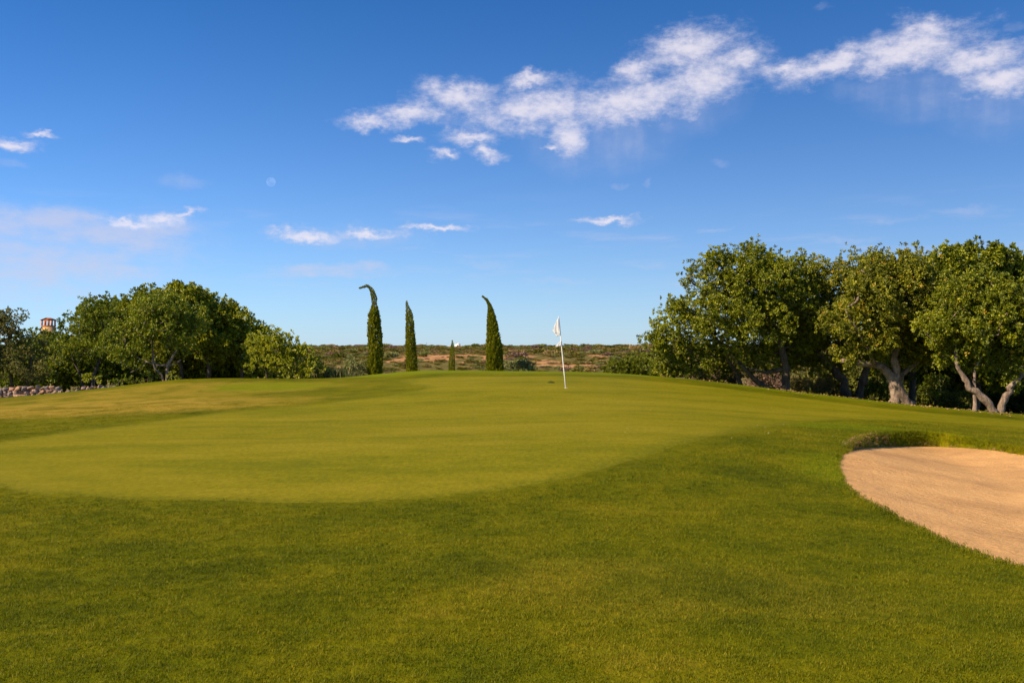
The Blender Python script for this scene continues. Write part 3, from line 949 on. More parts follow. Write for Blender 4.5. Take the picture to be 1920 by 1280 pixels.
def tree(name, label, cat, group, base, D, stems, lobes, leaf, dens=3.0, clump=0.34, ros=18, per=11, leaf_len=0.082, seed=0,
         bark='bark', tint=(0.45, 0.24), yellow=0.003, under=0.35, depth=0.85, limb_r=0.05, fill=1.3, crown_name='crown', hang=0.0):
    """stems: polylines of (px, py, dD, radius); lobes: (px, py, dD, rx_px, rz_px)"""
    rng = np.random.default_rng(seed)
    pr = random.Random(seed)
    bx, by = base
    root = empty(name, (bx, by, lz(bx, by) - 0.05))
    O = np.array(root.location)
    tag(root, label, cat, group)
    L = []
    for (px, py, dD, rx, rz) in lobes:
        dD = dD + hang * min(max((py - 600) / 65.0, -1.1), 1.5)      # the top leans out over the shaded skirts
        c = np.array(P(px, py, D + dD)) - O
        sc_ = (D + dD) / F
        ra, rc = rx * sc_, rz * sc_
        ra = max(ra - clump * 0.12, ra * 0.7); rc = max(rc - clump * 0.35, rc * 0.6)      # the clumps stand out beyond the lobe
        L.append((*c, ra, max(ra, rc) * depth, rc))
    # boughs: every lobe breaks up into smaller billows with dark gaps between them
    L2 = []
    for (x, y, z_, a, b, c) in L:
        L2.append((x, y, z_, a * 0.70, b * 0.70, c * 0.70))
        if a > 0.45:
            k = max(5, int(5.5 * (a * b + a * c + b * c) / 3 / (0.55 ** 2) * 0.35))
            dd = sphere_dirs(rng, min(k, 22))
            for q in dd[dd[:, 2] > -0.7]:
                m_r = min(max(0.36 * (a * b * c) ** (1 / 3) * rng.uniform(0.75, 1.3), 0.22), 0.75)
                f = rng.uniform(0.70, 0.86)
                L2.append((x + q[0] * a * f, y + q[1] * b * f, z_ + q[2] * c * f, m_r * 1.15, m_r * 1.1, m_r * 0.85))
    cp, cn, cs = crown_points(L2, dens * 1.15, rng, under)
    # sparse inner clumps, so that the heart of the crown is not hollow
    inner = []
    for (x, y, z_, a, b, c) in L:
        k = int(a * b * c * 4.19 * fill) + 1
        inner.append(np.array([x, y, z_]) + sphere_dirs(rng, k) * (rng.uniform(0.1, 0.6, (k, 1))) * np.array([a, b, c]))
    inner = np.concatenate(inner)
    cp = np.concatenate([cp, inner]); cn = np.concatenate([cn, sphere_dirs(rng, len(inner))]); cs = np.concatenate([cs, np.ones(len(inner))])
    gnd = lawn_z(cp[:, 0] + O[0], cp[:, 1] + O[1]) - O[2] + 0.12
    ok = cp[:, 2] > gnd
    cp, cn, cs = cp[ok], cn[ok], cs[ok]
    # stems
    skel = []
    for si, st in enumerate(stems):
        pts = [np.array(P(px, py, D + dD)) - O for (px, py, dD, r) in st]
        if si == 0 or st[0][1] > 700:
            pts[0][2] = min(pts[0][2], lz(pts[0][0] + O[0], pts[0][1] + O[1]) - O[2] - 0.1)
        rads = [r for (_, _, _, r) in st]
        fine, fr = [], []
        for i in range(len(pts) - 1):
            k = max(2, int(np.linalg.norm(pts[i + 1] - pts[i]) / 0.14))
            for q in range(k):
                t = q / k
                w_ = pr.uniform(-1, 1) * 0.16 * rads[i]
                fine.append(pts[i] * (1 - t) + pts[i + 1] * t + np.array([w_, pr.uniform(-1, 1) * 0.1 * rads[i], 0]))
                fr.append((rads[i] * (1 - t) + rads[i + 1] * t) * pr.uniform(0.9, 1.12))
        fine.append(pts[-1]); fr.append(rads[-1])
        if st[0][1] > 700 and len(fr) > 3:
            fr[0] *= 1.15; fr[1] *= 1.06
        mb = MB()
        mb.tube(fine, fr, 10, True, pr, 0.13)
        mb.build('trunk', M[bark], root, True)
        skel += fine[max(0, len(fine) // 3):]
    pos, par, cnt = grow(skel, limb_r, cp[rng.random(len(cp)) < 0.5], rng)
    mb = MB()
    for i in range(len(pos)):
        j = par[i]
        if j >= 0:
            r1 = min(0.009 * cnt[i] ** 0.5 + 0.002, limb_r * 1.4); r0 = min(0.009 * max(cnt[j], cnt[i]) ** 0.5 + 0.002, limb_r * 1.4)
            mb.tube([pos[j], pos[i]], [min(r0, r1 * 1.3), r1], 4 if cnt[i] > 3 else 3, False)
    tag(mb.build('branches', M['twig' if bark == 'bark' else 'bark_dark'], root, True), kind='stuff')
    # leaves: rosettes gathered in clumps
    K = len(cp)
    csz = clump * rng.uniform(0.6, 1.25, K) * cs
    ctint = rng.normal(0, 0.10, K)
    idx = np.repeat(np.arange(K), ros)
    rd = sphere_dirs(rng, len(idx)) + cn[idx] * 0.45 + np.array([0, 0, 0.25])
    rpos = cp[idx] + rd * (csz[idx] * rng.uniform(0.35, 1.0, len(idx)) ** 0.6)[:, None]
    rtint = ctint[idx] + rng.normal(0, 0.10, len(idx))
    idy = np.repeat(np.arange(len(idx)), per)
    rdir = rd / np.linalg.norm(rd, axis=1, keepdims=True)
    ld = sphere_dirs(rng, len(idy)) + rdir[idy] * 0.8
    lp_ = rpos[idy] + sphere_dirs(rng, len(idy)) * 0.035
    tt = np.clip(tint[0] + rtint[idy] + rng.normal(0, tint[1] * 0.55, len(idy)), 0, 0.93)
    yl = rng.random(len(idx)) < yellow
    tt = np.where(yl[idy], 1.0, tt)
    ln = leaf_len * rng.uniform(0.7, 1.3, len(idy))
    obj(crown_name, leaves_mesh('crown', lp_, ld, ln, ln * rng.uniform(0.45, 0.62, len(idy)), tt, rng, M[leaf]), root)
    return root

def xyD(px, D):
    return ((px - 960) / F * D, D)

# ---- carobs on the right
GR = 'carob trees standing along the right edge of the green'
tree('carob_tree', 'broad dark carob tree with dense crown sweeping down to the shrubs beside the open scrubland', 'tree', GR, xyD(1471, 38.6), 38.6,
     [[(1471, 730, 0, 0.17), (1474, 700, 0, 0.15), (1468, 660, 0, 0.13), (1450, 600, 0, 0.09), (1430, 550, 0.2, 0.05)],
      [(1442, 727, 0.4, 0.13), (1420, 716, 0.3, 0.11), (1400, 695, 0.1, 0.09), (1370, 665, 0, 0.07), (1330, 620, 0, 0.05)],
      [(1390, 722, 0.9, 0.09), (1382, 702, 0.7, 0.08), (1372, 685, 0.5, 0.06), (1355, 660, 0.4, 0.05)],
      [(1468, 692, 0, 0.08), (1435, 698, 0, 0.07), (1405, 692, 0, 0.05)]],
     [(1420, 525, 0.3, 80, 58), (1345, 555, 0, 75, 55), (1275, 605, 0, 52, 38), (1310, 655, 0, 62, 42), (1290, 690, 0.3, 36, 24), (1400, 605, -0.8, 95, 65), (1470, 560, 0, 52, 70),
      (1400, 665, -0.3, 75, 34), (1465, 500, 0.5, 42, 40), (1350, 508, 0.2, 45, 38), (1470, 650, -0.2, 55, 40), (1245, 632, 0.3, 30, 20), (1395, 482, 0.5, 42, 24), (1262, 680, 0.8, 34, 30), (1320, 700, 1.2, 46, 22), (1375, 690, 1.6, 50, 26), (1440, 690, 1.6, 50, 26), (1500, 620, 0.8, 40, 60), (1505, 550, 0.8, 34, 40), (1250, 705, 0.2, 32, 26), (1300, 718, 0.4, 36, 20), (1235, 650, 0.2, 34, 26)],
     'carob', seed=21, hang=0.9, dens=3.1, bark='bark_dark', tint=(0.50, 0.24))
tree('carob_tree', 'carob tree with two dark crossing stems and yellowing sprigs, between the sweeping and gnarled carobs', 'tree', GR, xyD(1600, 40.0), 40.0,
     [[(1588, 742, 0, 0.2), (1582, 715, 0, 0.18), (1560, 690, 0.2, 0.14), (1530, 660, 0, 0.1), (1520, 620, 0, 0.06)],
      [(1606, 742, 0.1, 0.17), (1622, 700, 0, 0.15), (1630, 670, 0, 0.12), (1600, 610, 0, 0.08), (1580, 560, 0, 0.05)]],
     [(1560, 535, 0, 68, 50), (1530, 590, -0.6, 60, 55), (1600, 580, -0.5, 70, 60), (1560, 650, 0, 75, 38), (1620, 660, 0.4, 60, 40), (1520, 660, -0.2, 48, 32), (1600, 520, 0.6, 55, 40), (1510, 545, 0.0, 46, 50), (1640, 560, 0.2, 54, 62), (1500, 620, -0.6, 54, 50), (1545, 690, -0.6, 46, 24), (1500, 670, -0.8, 44, 32), (1640, 640, -0.4, 50, 50)],
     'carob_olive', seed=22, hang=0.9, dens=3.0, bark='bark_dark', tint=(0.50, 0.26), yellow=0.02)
tree('carob_tree', 'carob tree with thick gnarled pale trunk leaning left and forking at its burl', 'tree', GR, xyD(1706, 36.2), 36.2,
     [[(1704, 760, 0, 0.20), (1692, 742, 0, 0.20), (1680, 725, 0, 0.225), (1674, 712, 0, 0.20), (1666, 700, 0, 0.15), (1655, 688, 0, 0.15), (1635, 682, 0, 0.13), (1605, 680, -0.2, 0.11), (1578, 676, -0.3, 0.08)],
      [(1678, 714, 0, 0.19), (1680, 695, 0, 0.16), (1676, 670, 0, 0.12), (1690, 620, 0.2, 0.08), (1700, 560, 0.3, 0.05)],
      [(1682, 712, 0, 0.12), (1690, 702, 0.1, 0.09), (1720, 680, 0.2, 0.07), (1740, 640, 0.2, 0.05)],
      [(1640, 683, -0.1, 0.08), (1620, 640, -0.6, 0.06), (1595, 600, -0.8, 0.045), (1585, 580, -0.8, 0.03)]],
     [(1650, 560, -0.3, 88, 62), (1690, 520, 0.4, 75, 48), (1600, 620, -0.9, 62, 42), (1715, 610, -0.7, 85, 55), (1660, 640, -0.6, 70, 34), (1590, 665, -0.8, 40, 20), (1750, 660, -0.2, 60, 34), (1640, 508, 0.2, 50, 34), (1765, 590, -0.2, 60, 64), (1740, 540, 0.0, 56, 48), (1770, 660, -0.8, 60, 36), (1720, 680, -0.8, 36, 18), (1620, 675, -1.2, 44, 20)],
     'carob_olive', seed=23, hang=0.9, dens=3.0, tint=(0.50, 0.26), yellow=0.035)
tree('carob_tree', 'carob tree on two pale crooked stems spreading in a V from the grass edge', 'tree', GR, xyD(1870, 33.6), 33.6,
     [[(1866, 775, 0, 0.13), (1855, 757, 0, 0.12), (1843, 745, 0, 0.12), (1828, 733, 0, 0.11), (1816, 728, 0, 0.10), (1813, 716, 0, 0.10), (1804, 703, 0, 0.08), (1795, 688, 0, 0.065), (1790, 650, 0.2, 0.045), (1800, 610, 0.2, 0.03)],
      [(1872, 775, 0.1, 0.14), (1880, 757, 0, 0.12), (1886, 742, 0, 0.11), (1895, 735, 0, 0.10), (1891, 726, 0, 0.085), (1905, 716, 0, 0.08), (1914, 704, 0, 0.07), (1930, 670, 0.2, 0.05), (1930, 620, 0.2, 0.03)],
      [(1828, 733, 0, 0.07), (1827, 715, 0.1, 0.05), (1828, 690, 0.2, 0.04), (1850, 650, 0.2, 0.03)]],
     [(1850, 615, -0.3, 95, 58), (1910, 575, 0.2, 85, 60), (1795, 650, -0.3, 62, 38), (1930, 660, 0, 75, 44), (1860, 668, -0.4, 60, 28), (1960, 610, 0, 80, 70), (1850, 560, 0.3, 70, 45), (1780, 600, 0.1, 60, 56), (1800, 550, 0.6, 54, 48), (1820, 690, -0.8, 40, 20), (1880, 690, -0.8, 44, 22)],
     'carob', seed=24, hang=0.9, dens=3.0, tint=(0.50, 0.24), yellow=0.012)
tree('carob_tree', 'tallest carob tree, its dark trunk hidden in shade behind the gnarled and V-stemmed ones', 'tree', GR, xyD(1825, 41.5), 41.5,
     [[(1825, 775, 0, 0.26), (1828, 720, 0, 0.22), (1815, 660, 0, 0.16), (1800, 600, 0, 0.1), (1790, 540, 0, 0.06)],
      [(1710, 752, 0, 0.15), (1712, 700, 0, 0.12), (1720, 640, 0, 0.07)]],
     [(1760, 525, 0, 80, 52), (1800, 498, 0.2, 55, 36), (1835, 535, 0, 80, 60), (1900, 540, 0.2, 75, 58), (1720, 570, 0.3, 70, 60), (1800, 620, 0, 110, 60), (1900, 640, 0.3, 90, 70), (1690, 640, 0.6, 60, 50), (1860, 700, 0.8, 80, 40), (1700, 700, 1.5, 60, 36), (1780, 700, 1.5, 60, 36), (1640, 560, 1.0, 60, 50)],
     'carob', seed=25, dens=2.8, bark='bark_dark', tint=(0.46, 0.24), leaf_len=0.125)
tree('carob_tree', 'carob tree mostly cut off beyond the V-stemmed one', 'tree', GR, xyD(2010, 34.5), 34.5,
     [[(2010, 790, 0, 0.2), (2005, 740, 0, 0.17), (2000, 690, 0, 0.12), (2010, 620, 0, 0.07)]],
     [(1990, 560, 0.2, 80, 65), (2040, 620, 0, 90, 70), (1975, 650, 0.3, 60, 50), (2070, 560, 0, 80, 60)],
     'carob', seed=26, dens=2.2, bark='bark_dark')

# ---- the thicket on the left
GL = 'trees of the thicket above the stone wall'
tree('wild_shrub', 'brownish twiggy evergreen shrub rising behind the stone wall end', 'shrub', GL, xyD(20, 44.0), 44.0,
     [[(25, 745, 0, 0.09), (20, 700, 0, 0.07), (10, 640, 0, 0.04)], [(45, 745, 0, 0.07), (55, 700, 0, 0.05), (60, 660, 0, 0.03)]],
     [(8, 625, 0, 38, 38), (36, 660, 0, 42, 36), (52, 694, -0.3, 42, 30), (-60, 640, 0, 70, 60), (5, 690, -0.3, 50, 34), (-10, 600, 0.2, 24, 22)],
     'drybush', seed=31, dens=3.4, clump=0.3, ros=12, per=7, leaf_len=0.10, tint=(0.45, 0.26), bark='bark_dark')
tree('evergreen_tree', 'low rounded dark green evergreen above the middle of the stone wall', 'tree', GL, xyD(160, 46.5), 46.5,
     [[(172, 735, 0, 0.09), (175, 705, 0, 0.08), (185, 680, 0, 0.06), (200, 640, 0, 0.04)], [(160, 735, 0.1, 0.07), (150, 700, 0, 0.05), (130, 660, 0, 0.03)]],
     [(158, 628, 0, 40, 36), (200, 605, 0, 50, 40), (125, 662, 0, 34, 30), (180, 655, -0.3, 60, 38), (178, 592, 0.2, 30, 22), (225, 640, -0.2, 40, 40), (112, 690, 0.2, 32, 26)],
     'mastic', seed=32, hang=0.9, dens=3.4, clump=0.32, ros=12, tint=(0.58, 0.26), bark='bark_dark')
tree('evergreen_tree', 'umbrella shaped green evergreen on a pale forked trunk with bare crooked limbs', 'tree', GL, xyD(304, 42.6), 42.6,
     [[(314, 715, 0, 0.072), (313, 695, 0, 0.068), (315, 683, 0, 0.065), (323, 670, 0, 0.050), (332, 655, 0, 0.036), (340, 640, 0, 0.025)],
      [(309, 711, 0, 0.054), (303, 702, 0, 0.050), (292, 693, 0, 0.043), (287, 680, 0, 0.043), (287, 660, 0, 0.040), (285, 640, 0, 0.032)],
      [(313, 684, 0, 0.043), (303, 685, 0, 0.040), (293, 684, 0, 0.036), (290, 678, 0, 0.022)],
      [(290, 664, 0, 0.025), (303, 657, 0, 0.025), (310, 650, 0, 0.022), (318, 648, 0, 0.018), (330, 645, 0, 0.014)],
      [(318, 686, 0, 0.029), (330, 681, 0, 0.025), (340, 674, 0, 0.014)],
      [(286, 683, 0, 0.029), (275, 678, 0, 0.025), (262, 690, 0, 0.018), (245, 698, 0.1, 0.014)],
      [(287, 683, 0, 0.022), (272, 676, 0, 0.018), (264, 674, 0, 0.014)]],
     [(300, 605, 0, 75, 34), (240, 632, 0, 48, 32), (345, 628, 0, 40, 28), (285, 580, 0.2, 58, 28), (215, 650, 0.2, 36, 30), (262, 650, -0.1, 34, 20), (320, 585, 0.3, 45, 28), (335, 645, -0.2, 32, 18), (230, 665, -0.1, 34, 22), (360, 600, 0.2, 40, 34)],
     'mastic', seed=33, dens=3.8, clump=0.34, ros=13, tint=(0.62, 0.26), under=0.15, limb_r=0.035, fill=0.3)
tree('evergreen_tree', 'tallest yellow-green evergreen of the thicket, crown rising above the umbrella shaped one', 'tree', GL, xyD(390, 48.5), 48.5,
     [[(390, 725, 0, 0.13), (392, 690, 0, 0.11), (385, 640, 0, 0.08), (370, 590, 0, 0.05)], [(450, 725, 0, 0.1), (455, 690, 0, 0.08), (450, 640, 0, 0.05)], [(345, 725, 0, 0.09), (338, 680, 0, 0.07), (330, 620, 0, 0.05)]],
     [(340, 578, 0, 70, 36), (405, 592, 0, 58, 36), (288, 574, 0.2, 48, 30), (445, 628, 0, 42, 36), (385, 630, -0.3, 66, 46), (430, 675, 0, 62, 42), (370, 690, 0.6, 70, 36), (474, 655, -0.2, 40, 36), (490, 685, -0.4, 40, 26), (420, 650, -0.8, 50, 36), (250, 590, 0.6, 40, 35), (340, 640, 0.8, 60, 50), (500, 690, 0.2, 40, 26)],
     'carob', seed=34, hang=0.9, dens=3.2, clump=0.32, leaf_len=0.12, tint=(0.60, 0.25), bark='bark_dark')
tree('evergreen_tree', 'dark evergreen filling the back of the thicket', 'tree', GL, xyD(240, 52.5), 52.5,
     [[(240, 735, 0, 0.14), (242, 680, 0, 0.1), (240, 620, 0, 0.06)], [(120, 740, 0, 0.12), (122, 690, 0, 0.09), (130, 650, 0, 0.05)]],
     [(235, 612, 0, 60, 42), (150, 668, 0, 60, 36), (230, 680, 0, 90, 40), (330, 680, 0, 80, 50), (80, 690, 0, 60, 40), (430, 690, 0, 70, 40), (30, 690, 0.4, 70, 50), (98, 654, 0.2, 40, 28), (66, 662, 0.2, 40, 34), (116, 662, -2, 36, 28), (190, 612, 0, 52, 40), (380, 612, 0, 66, 42), (455, 652, 0, 46, 38), (300, 600, 0.5, 60, 40), (60, 705, -3, 60, 30), (130, 708, -3.5, 60, 26), (200, 704, -3.5, 60, 28), (300, 700, -2, 60, 28), (380, 700, -2, 60, 28)],
     'mastic', seed=35, dens=2.4, clump=0.45, leaf_len=0.14, tint=(0.4, 0.25), bark='bark_dark')
tree('young_shrub', 'bright yellow-green leafy shrub at the thicket end beside the reeds', 'shrub', 'shrubs at the foot of the thicket', xyD(532, 43.0), 43.0,
     [[(530, 720, 0, 0.05), (528, 690, 0, 0.04), (525, 660, 0, 0.025)], [(560, 720, 0, 0.04), (565, 695, 0, 0.03), (568, 680, 0, 0.02)], [(502, 720, 0, 0.04), (498, 690, 0, 0.03)]],
     [(522, 660, 0, 42, 30), (497, 685, 0, 36, 30), (556, 682, 0, 38, 30), (530, 694, -0.2, 46, 24), (578, 698, -0.1, 24, 18), (498, 652, 0.3, 32, 28), (546, 656, 0.1, 26, 24), (480, 660, 0.3, 32, 34), (510, 640, 0.2, 30, 26), (588, 698, 0, 24, 20), (565, 668, 0.1, 26, 24), (560, 700, -0.3, 36, 20)],
     'young', seed=36, dens=4.0, clump=0.28, ros=9, per=7, leaf_len=0.11, tint=(0.5, 0.28), bark='bark_dark', limb_r=0.02)
def shrub(px, py, D, rx, rz, leaf, label, seed, group='shrubs at the foot of the thicket', name='low_shrub', dens=5.0, clump=0.22, leaf_len=0.085, tint=(0.55, 0.25), lobes=None, ros=18, stems=None, cat='shrub', bark='bark_dark'):
    lob = lobes or [(px, py, 0, rx, rz), (px - rx * 0.55, py + rz * 0.35, 0.1, rx * 0.55, rz * 0.6), (px + rx * 0.55, py + rz * 0.3, -0.1, rx * 0.55, rz * 0.65)]
    st = stems or [[(px, 640 + (EYE - lz(*xyD(px, D))) / D * F + 14, 0, 0.025), (px + 1, py, 0, 0.015)], [(px + rx * 0.2, 640 + (EYE - lz(*xyD(px, D))) / D * F + 14, 0, 0.02), (px + rx * 0.5, py, 0, 0.012)]]
    return tree(name, label, cat, group, xyD(px, D), D, st, lob, leaf, dens=dens, clump=clump, ros=ros, per=6, leaf_len=leaf_len, seed=seed, tint=tint, limb_r=0.012, fill=1.0, bark=bark, crown_name='foliage')
shrub(172, 708, 42.0, 14, 14, 'young', 'small fresh green shrub sprouting over the stone wall', 41, leaf_len=0.09, dens=2.6, ros=7, clump=0.17)
shrub(277, 704, 42.6, 20, 13, 'mastic', 'low green shrub left of the pale forked trunk', 42, tint=(0.7, 0.2), dens=2.6, ros=7, clump=0.17)
shrub(328, 704, 42.2, 16, 12, 'young', 'low yellowish shrub right of the pale forked trunk', 43, tint=(0.25, 0.2), dens=2.6, ros=7, clump=0.17)
shrub(222, 712, 42.6, 16, 14, 'mastic', 'low dark shrub between the stone wall and the forked trunk', 44, tint=(0.5, 0.2), dens=2.6, ros=7, clump=0.17)
shrub(250, 712, 42.9, 12, 10, 'young', 'tiny fresh green sprout at the foot of the thicket', 45, tint=(0.25, 0.2), dens=2.6, ros=7, clump=0.17)
shrub(665, 690, 46.0, 20, 17, 'grey', 'grey-green shrub beside the reeds and bent cypress', 46, 'shrubs beyond the back of the green')
shrub(972, 688, 46.0, 27, 13, 'grey', 'low silvery green hedge-like bush right of the tilted cypress', 47, 'shrubs beyond the back of the green', dens=8.0, ros=26, leaf_len=0.07,
      lobes=[(952, 692, 0, 12, 9), (964, 689, 0, 16, 11), (980, 689, 0, 18, 11), (996, 692, 0, 12, 9)])
shrub(1190, 690, 52.0, 50, 18, 'young', 'wide olive-yellow bush beyond the green beside the first carob', 48, 'shrubs beyond the back of the green', tint=(0.08, 0.2), clump=0.3, leaf_len=0.12,
      lobes=[(1165, 692, 0, 32, 18), (1195, 688, 0, 34, 20), (1222, 698, 0.3, 24, 18)])
shrub(1252, 706, 43.0, 22, 13, 'drybush', 'small dusty shrub under the sweeping carob edge', 49, 'shrubs under the carobs')
shrub(1345, 712, 42.0, 40, 13, 'heather', 'pinkish brown dry shrub under the sweeping carob', 50, 'shrubs under the carobs', tint=(0.5, 0.3))
shrub(1512, 722, 42.5, 34, 22, 'drybush', 'pale dusty shrub between the sweeping carob trunk and the twin stems', 51, 'shrubs under the carobs', tint=(0.65, 0.25))
shrub(1545, 727, 41.0, 22, 18, 'scrub_tan', 'straw coloured dry shrub beside the twin dark stems', 52, 'shrubs under the carobs')
shrub(1640, 735, 42.0, 30, 22, 'young', 'yellow-green shrub between the twin stems and the gnarled trunk', 53, 'shrubs under the carobs', tint=(0.12, 0.25))
shrub(1752, 728, 39.0, 28, 30, 'young', 'tall yellow-green shrub between the gnarled trunk and V stems', 54, 'shrubs under the carobs', tint=(0.12, 0.25), lobes=[(1752, 722, 0, 20, 26), (1742, 740, 0, 22, 18), (1766, 738, 0, 18, 18)])
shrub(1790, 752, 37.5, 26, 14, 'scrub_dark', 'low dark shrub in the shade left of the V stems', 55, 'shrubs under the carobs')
shrub(1440, 718, 45.0, 40, 16, 'heather', 'brown heathery shrub behind the sweeping carob trunk', 56, 'shrubs under the carobs')
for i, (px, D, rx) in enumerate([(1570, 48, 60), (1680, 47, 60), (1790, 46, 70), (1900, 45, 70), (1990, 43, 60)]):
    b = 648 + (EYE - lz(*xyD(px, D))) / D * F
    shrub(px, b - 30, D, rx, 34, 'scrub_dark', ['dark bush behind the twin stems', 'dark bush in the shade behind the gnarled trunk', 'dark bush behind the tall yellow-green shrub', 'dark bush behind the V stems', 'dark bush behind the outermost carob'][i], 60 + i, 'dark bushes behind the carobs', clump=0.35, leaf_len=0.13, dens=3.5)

# ------------------------------------------------------------------ cypresses
def cypress(label, D, prof, seed, n_leaf):
    """prof: (px, py, width_px) from the foot to the tip"""
    rng = np.random.default_rng(seed)
    pr = random.Random(seed)
    px0 = prof[0][0]
    bx, by = xyD(px0, D)
    root = empty('cypress', (bx, by, lz(bx, by) - 0.05))
    O = np.array(root.location)
    tag(root, label, 'cypress', 'cypresses behind the green')
    ax = np.array([np.array(P(a, b, D)) - O for a, b, w in prof])
    wd = np.array([w * D / F * 0.46 for a, b, w in prof])
    z0 = ax[0].copy(); ax[0][2] = 0.02
    t = np.r_[0, np.cumsum(np.linalg.norm(np.diff(ax, axis=0), axis=1))]
    s = rng.uniform(0, t[-1], n_leaf * 3)
    wmax = np.interp(s, t, wd)
    s = s[rng.random(len(s)) < (wmax / wd.max()) ** 0.55 * 0.9 + 0.10][:n_leaf]
    c = np.stack([np.interp(s, t, ax[:, k]) for k in range(3)], 1)
    tan = np.stack([np.interp(s + 0.05, t, ax[:, k]) - np.interp(s - 0.05, t, ax[:, k]) for k in range(3)], 1)
    tan /= np.maximum(np.linalg.norm(tan, axis=1, keepdims=True), 1e-6)
    # upright plumes: angular columns that bulge and part
    th = rng.uniform(0, 2 * math.pi, len(s))
    nz_ = np.array([mnoise.noise((math.cos(a) * 2.2, math.sin(a) * 2.2, b * 1.1 + seed)) * 0.20 + mnoise.noise((math.cos(a) * 5, math.sin(a) * 5, b * 3.2 + seed)) * 0.16 for a, b in zip(th, s)])
    rad = np.interp(s, t, wd) * (0.94 + nz_ * 1.15) * rng.uniform(0.45, 1.08, len(s)) ** 0.35
    e1 = np.cross(tan, np.array([0, 1.0, 0])); e1 /= np.maximum(np.linalg.norm(e1, axis=1, keepdims=True), 1e-6)
    e2 = np.cross(tan, e1)
    out = e1 * np.cos(th)[:, None] + e2 * np.sin(th)[:, None]
    p = c + out * rad[:, None]
    dr = tan * 1.0 + out * 0.42 + sphere_dirs(rng, len(s)) * 0.38
    stray = rng.random(len(s)) < 0.05
    p = np.where(stray[:, None], c + out * (rad * rng.uniform(1.02, 1.3, len(s)))[:, None], p)
    ln = rng.uniform(0.07, 0.18, len(s)) * np.interp(wd[0], [0.1, 0.4], [0.65, 1.0]) * np.clip(np.interp(s, t, wd) / 0.18, 0.55, 1.0)
    tt = np.clip(0.5 + nz_ * 1.2 + rng.normal(0, 0.16, len(s)), 0, 0.9)
    tt = np.where(rng.random(len(s)) < 0.012, 1.0, tt)
    obj('foliage', leaves_mesh('cypress', p, dr, ln, ln * 0.36, tt, rng, M['cypress'], 0.15), root)
    mb = MB()
    mb.tube([tuple(q) for q in ax], [max(0.075 * (1 - q / t[-1]), 0.006) * np.interp(wd[0], [0.1, 0.4], [0.5, 1]) for q in t], 7)
    mb.build('trunk', M['bark_dark'], root, True)
    return root
def zc(x, y, ox, oy, k):
    return ox + x / k, oy + y / k
def prof3(l): return [(*zc(x, y, 560, 500, 5.335), w / 5.335) for x, y, w in l]
def prof4(l): return [(*zc(x, y, 800, 540, 5.82), w / 5.82) for x, y, w in l]
cypress('tallest cypress with its thin tip hooked over to the left', 46.0, prof3([(765, 1080, 148), (765, 860, 146), (762, 660, 136), (757, 520, 104), (757, 440, 74), (757, 385, 46), (755, 320, 54), (738, 250, 38), (712, 208, 20), (685, 190, 18), (650, 202, 12), (610, 213, 3)]), 3, 11000)
cypress('slim cypress with straight pointed tip and bare patches, standing between hooked and tilted ones', 50.0, prof3([(1130, 1040, 118), (1128, 900, 108), (1118, 700, 86), (1112, 560, 72), (1105, 480, 62), (1095, 430, 42), (1085, 385, 22), (1080, 345, 4)]), 4, 6500)
cypress('stout cypress with wispy tip tilting left, beside the silvery bush', 45.0, prof4([(745, 925, 186), (742, 760, 172), (732, 600, 146), (718, 440, 108), (708, 330, 82), (698, 240, 54), (684, 180, 28), (657, 130, 16), (612, 92, 3)]), 5, 11000)
cypress('small young cypress between the slim and the stout ones', 50.0, prof4([(272, 905, 70), (274, 800, 64), (278, 700, 48), (280, 640, 32), (281, 575, 5)]), 6, 3000)

# ------------------------------------------------------------------ reeds
def reeds():
    rng = random.Random(5)
    bx, by = xyD(632, 43.5)
    root = empty('reed_clump', (bx, by, lz(bx, by) - 0.05))
    tag(root, 'clump of upright reeds with dry pale stalks leaning at the thicket end', 'reeds', None)
    v, f, t = [], [], []
    for i in range(900):
        x = rng.gauss(0, 0.42); y = rng.gauss(0, 0.3)
        h = rng.uniform(0.35, 0.85) * (1 - 0.25 * abs(x)); w_ = rng.uniform(0.008, 0.018)
        ph = rng.uniform(0, 6.283); ln = rng.uniform(0.05, 0.45) * h
        dx, dy = math.cos(ph) * ln, math.sin(ph) * ln
        a = rng.uniform(0, 6.283); sx, sy = math.cos(a) * w_, math.sin(a) * w_
        b = len(v)
        v += [(x - sx, y - sy, 0), (x + sx, y + sy, 0), (x + dx * .4 + sx, y + dy * .4 + sy, h * .65), (x + dx * .4 - sx, y + dy * .4 - sy, h * .65), (x + dx, y + dy, h)]
        f += [(b, b + 1, b + 2, b + 3), (b + 3, b + 2, b + 4)]
        k = min(max(rng.gauss(0.38, 0.2), 0), 0.9)
        t += [k, k]
    obj('leaves', raw_mesh('reed_leaves', v, f, M['reed'], False, {'tint': ('FACE', t)}), root)
    for (x0, x1, h) in ((-0.95, -0.62, 0.55), (-0.3, -0.22, 0.5), (0.02, 0.05, 0.62), (0.42, 0.62, 0.75), (-0.5, -0.42, 0.45), (0.2, 0.16, 0.5)):
        mb = MB()
        mb.tube([(x0, -0.35, 0), ((x0 + x1) / 2 + 0.02, -0.36, h * 0.5), (x1, -0.35, h)], [0.016, 0.013, 0.008], 5)
        mb.build('stalk', M['straw_solid'], root, True)
M['straw_solid'] = simple_mat('dry_stalk', (0.36, 0.25, 0.11), (0.50, 0.36, 0.17), 8, 0.8, 0.2, 0.004)
reeds()

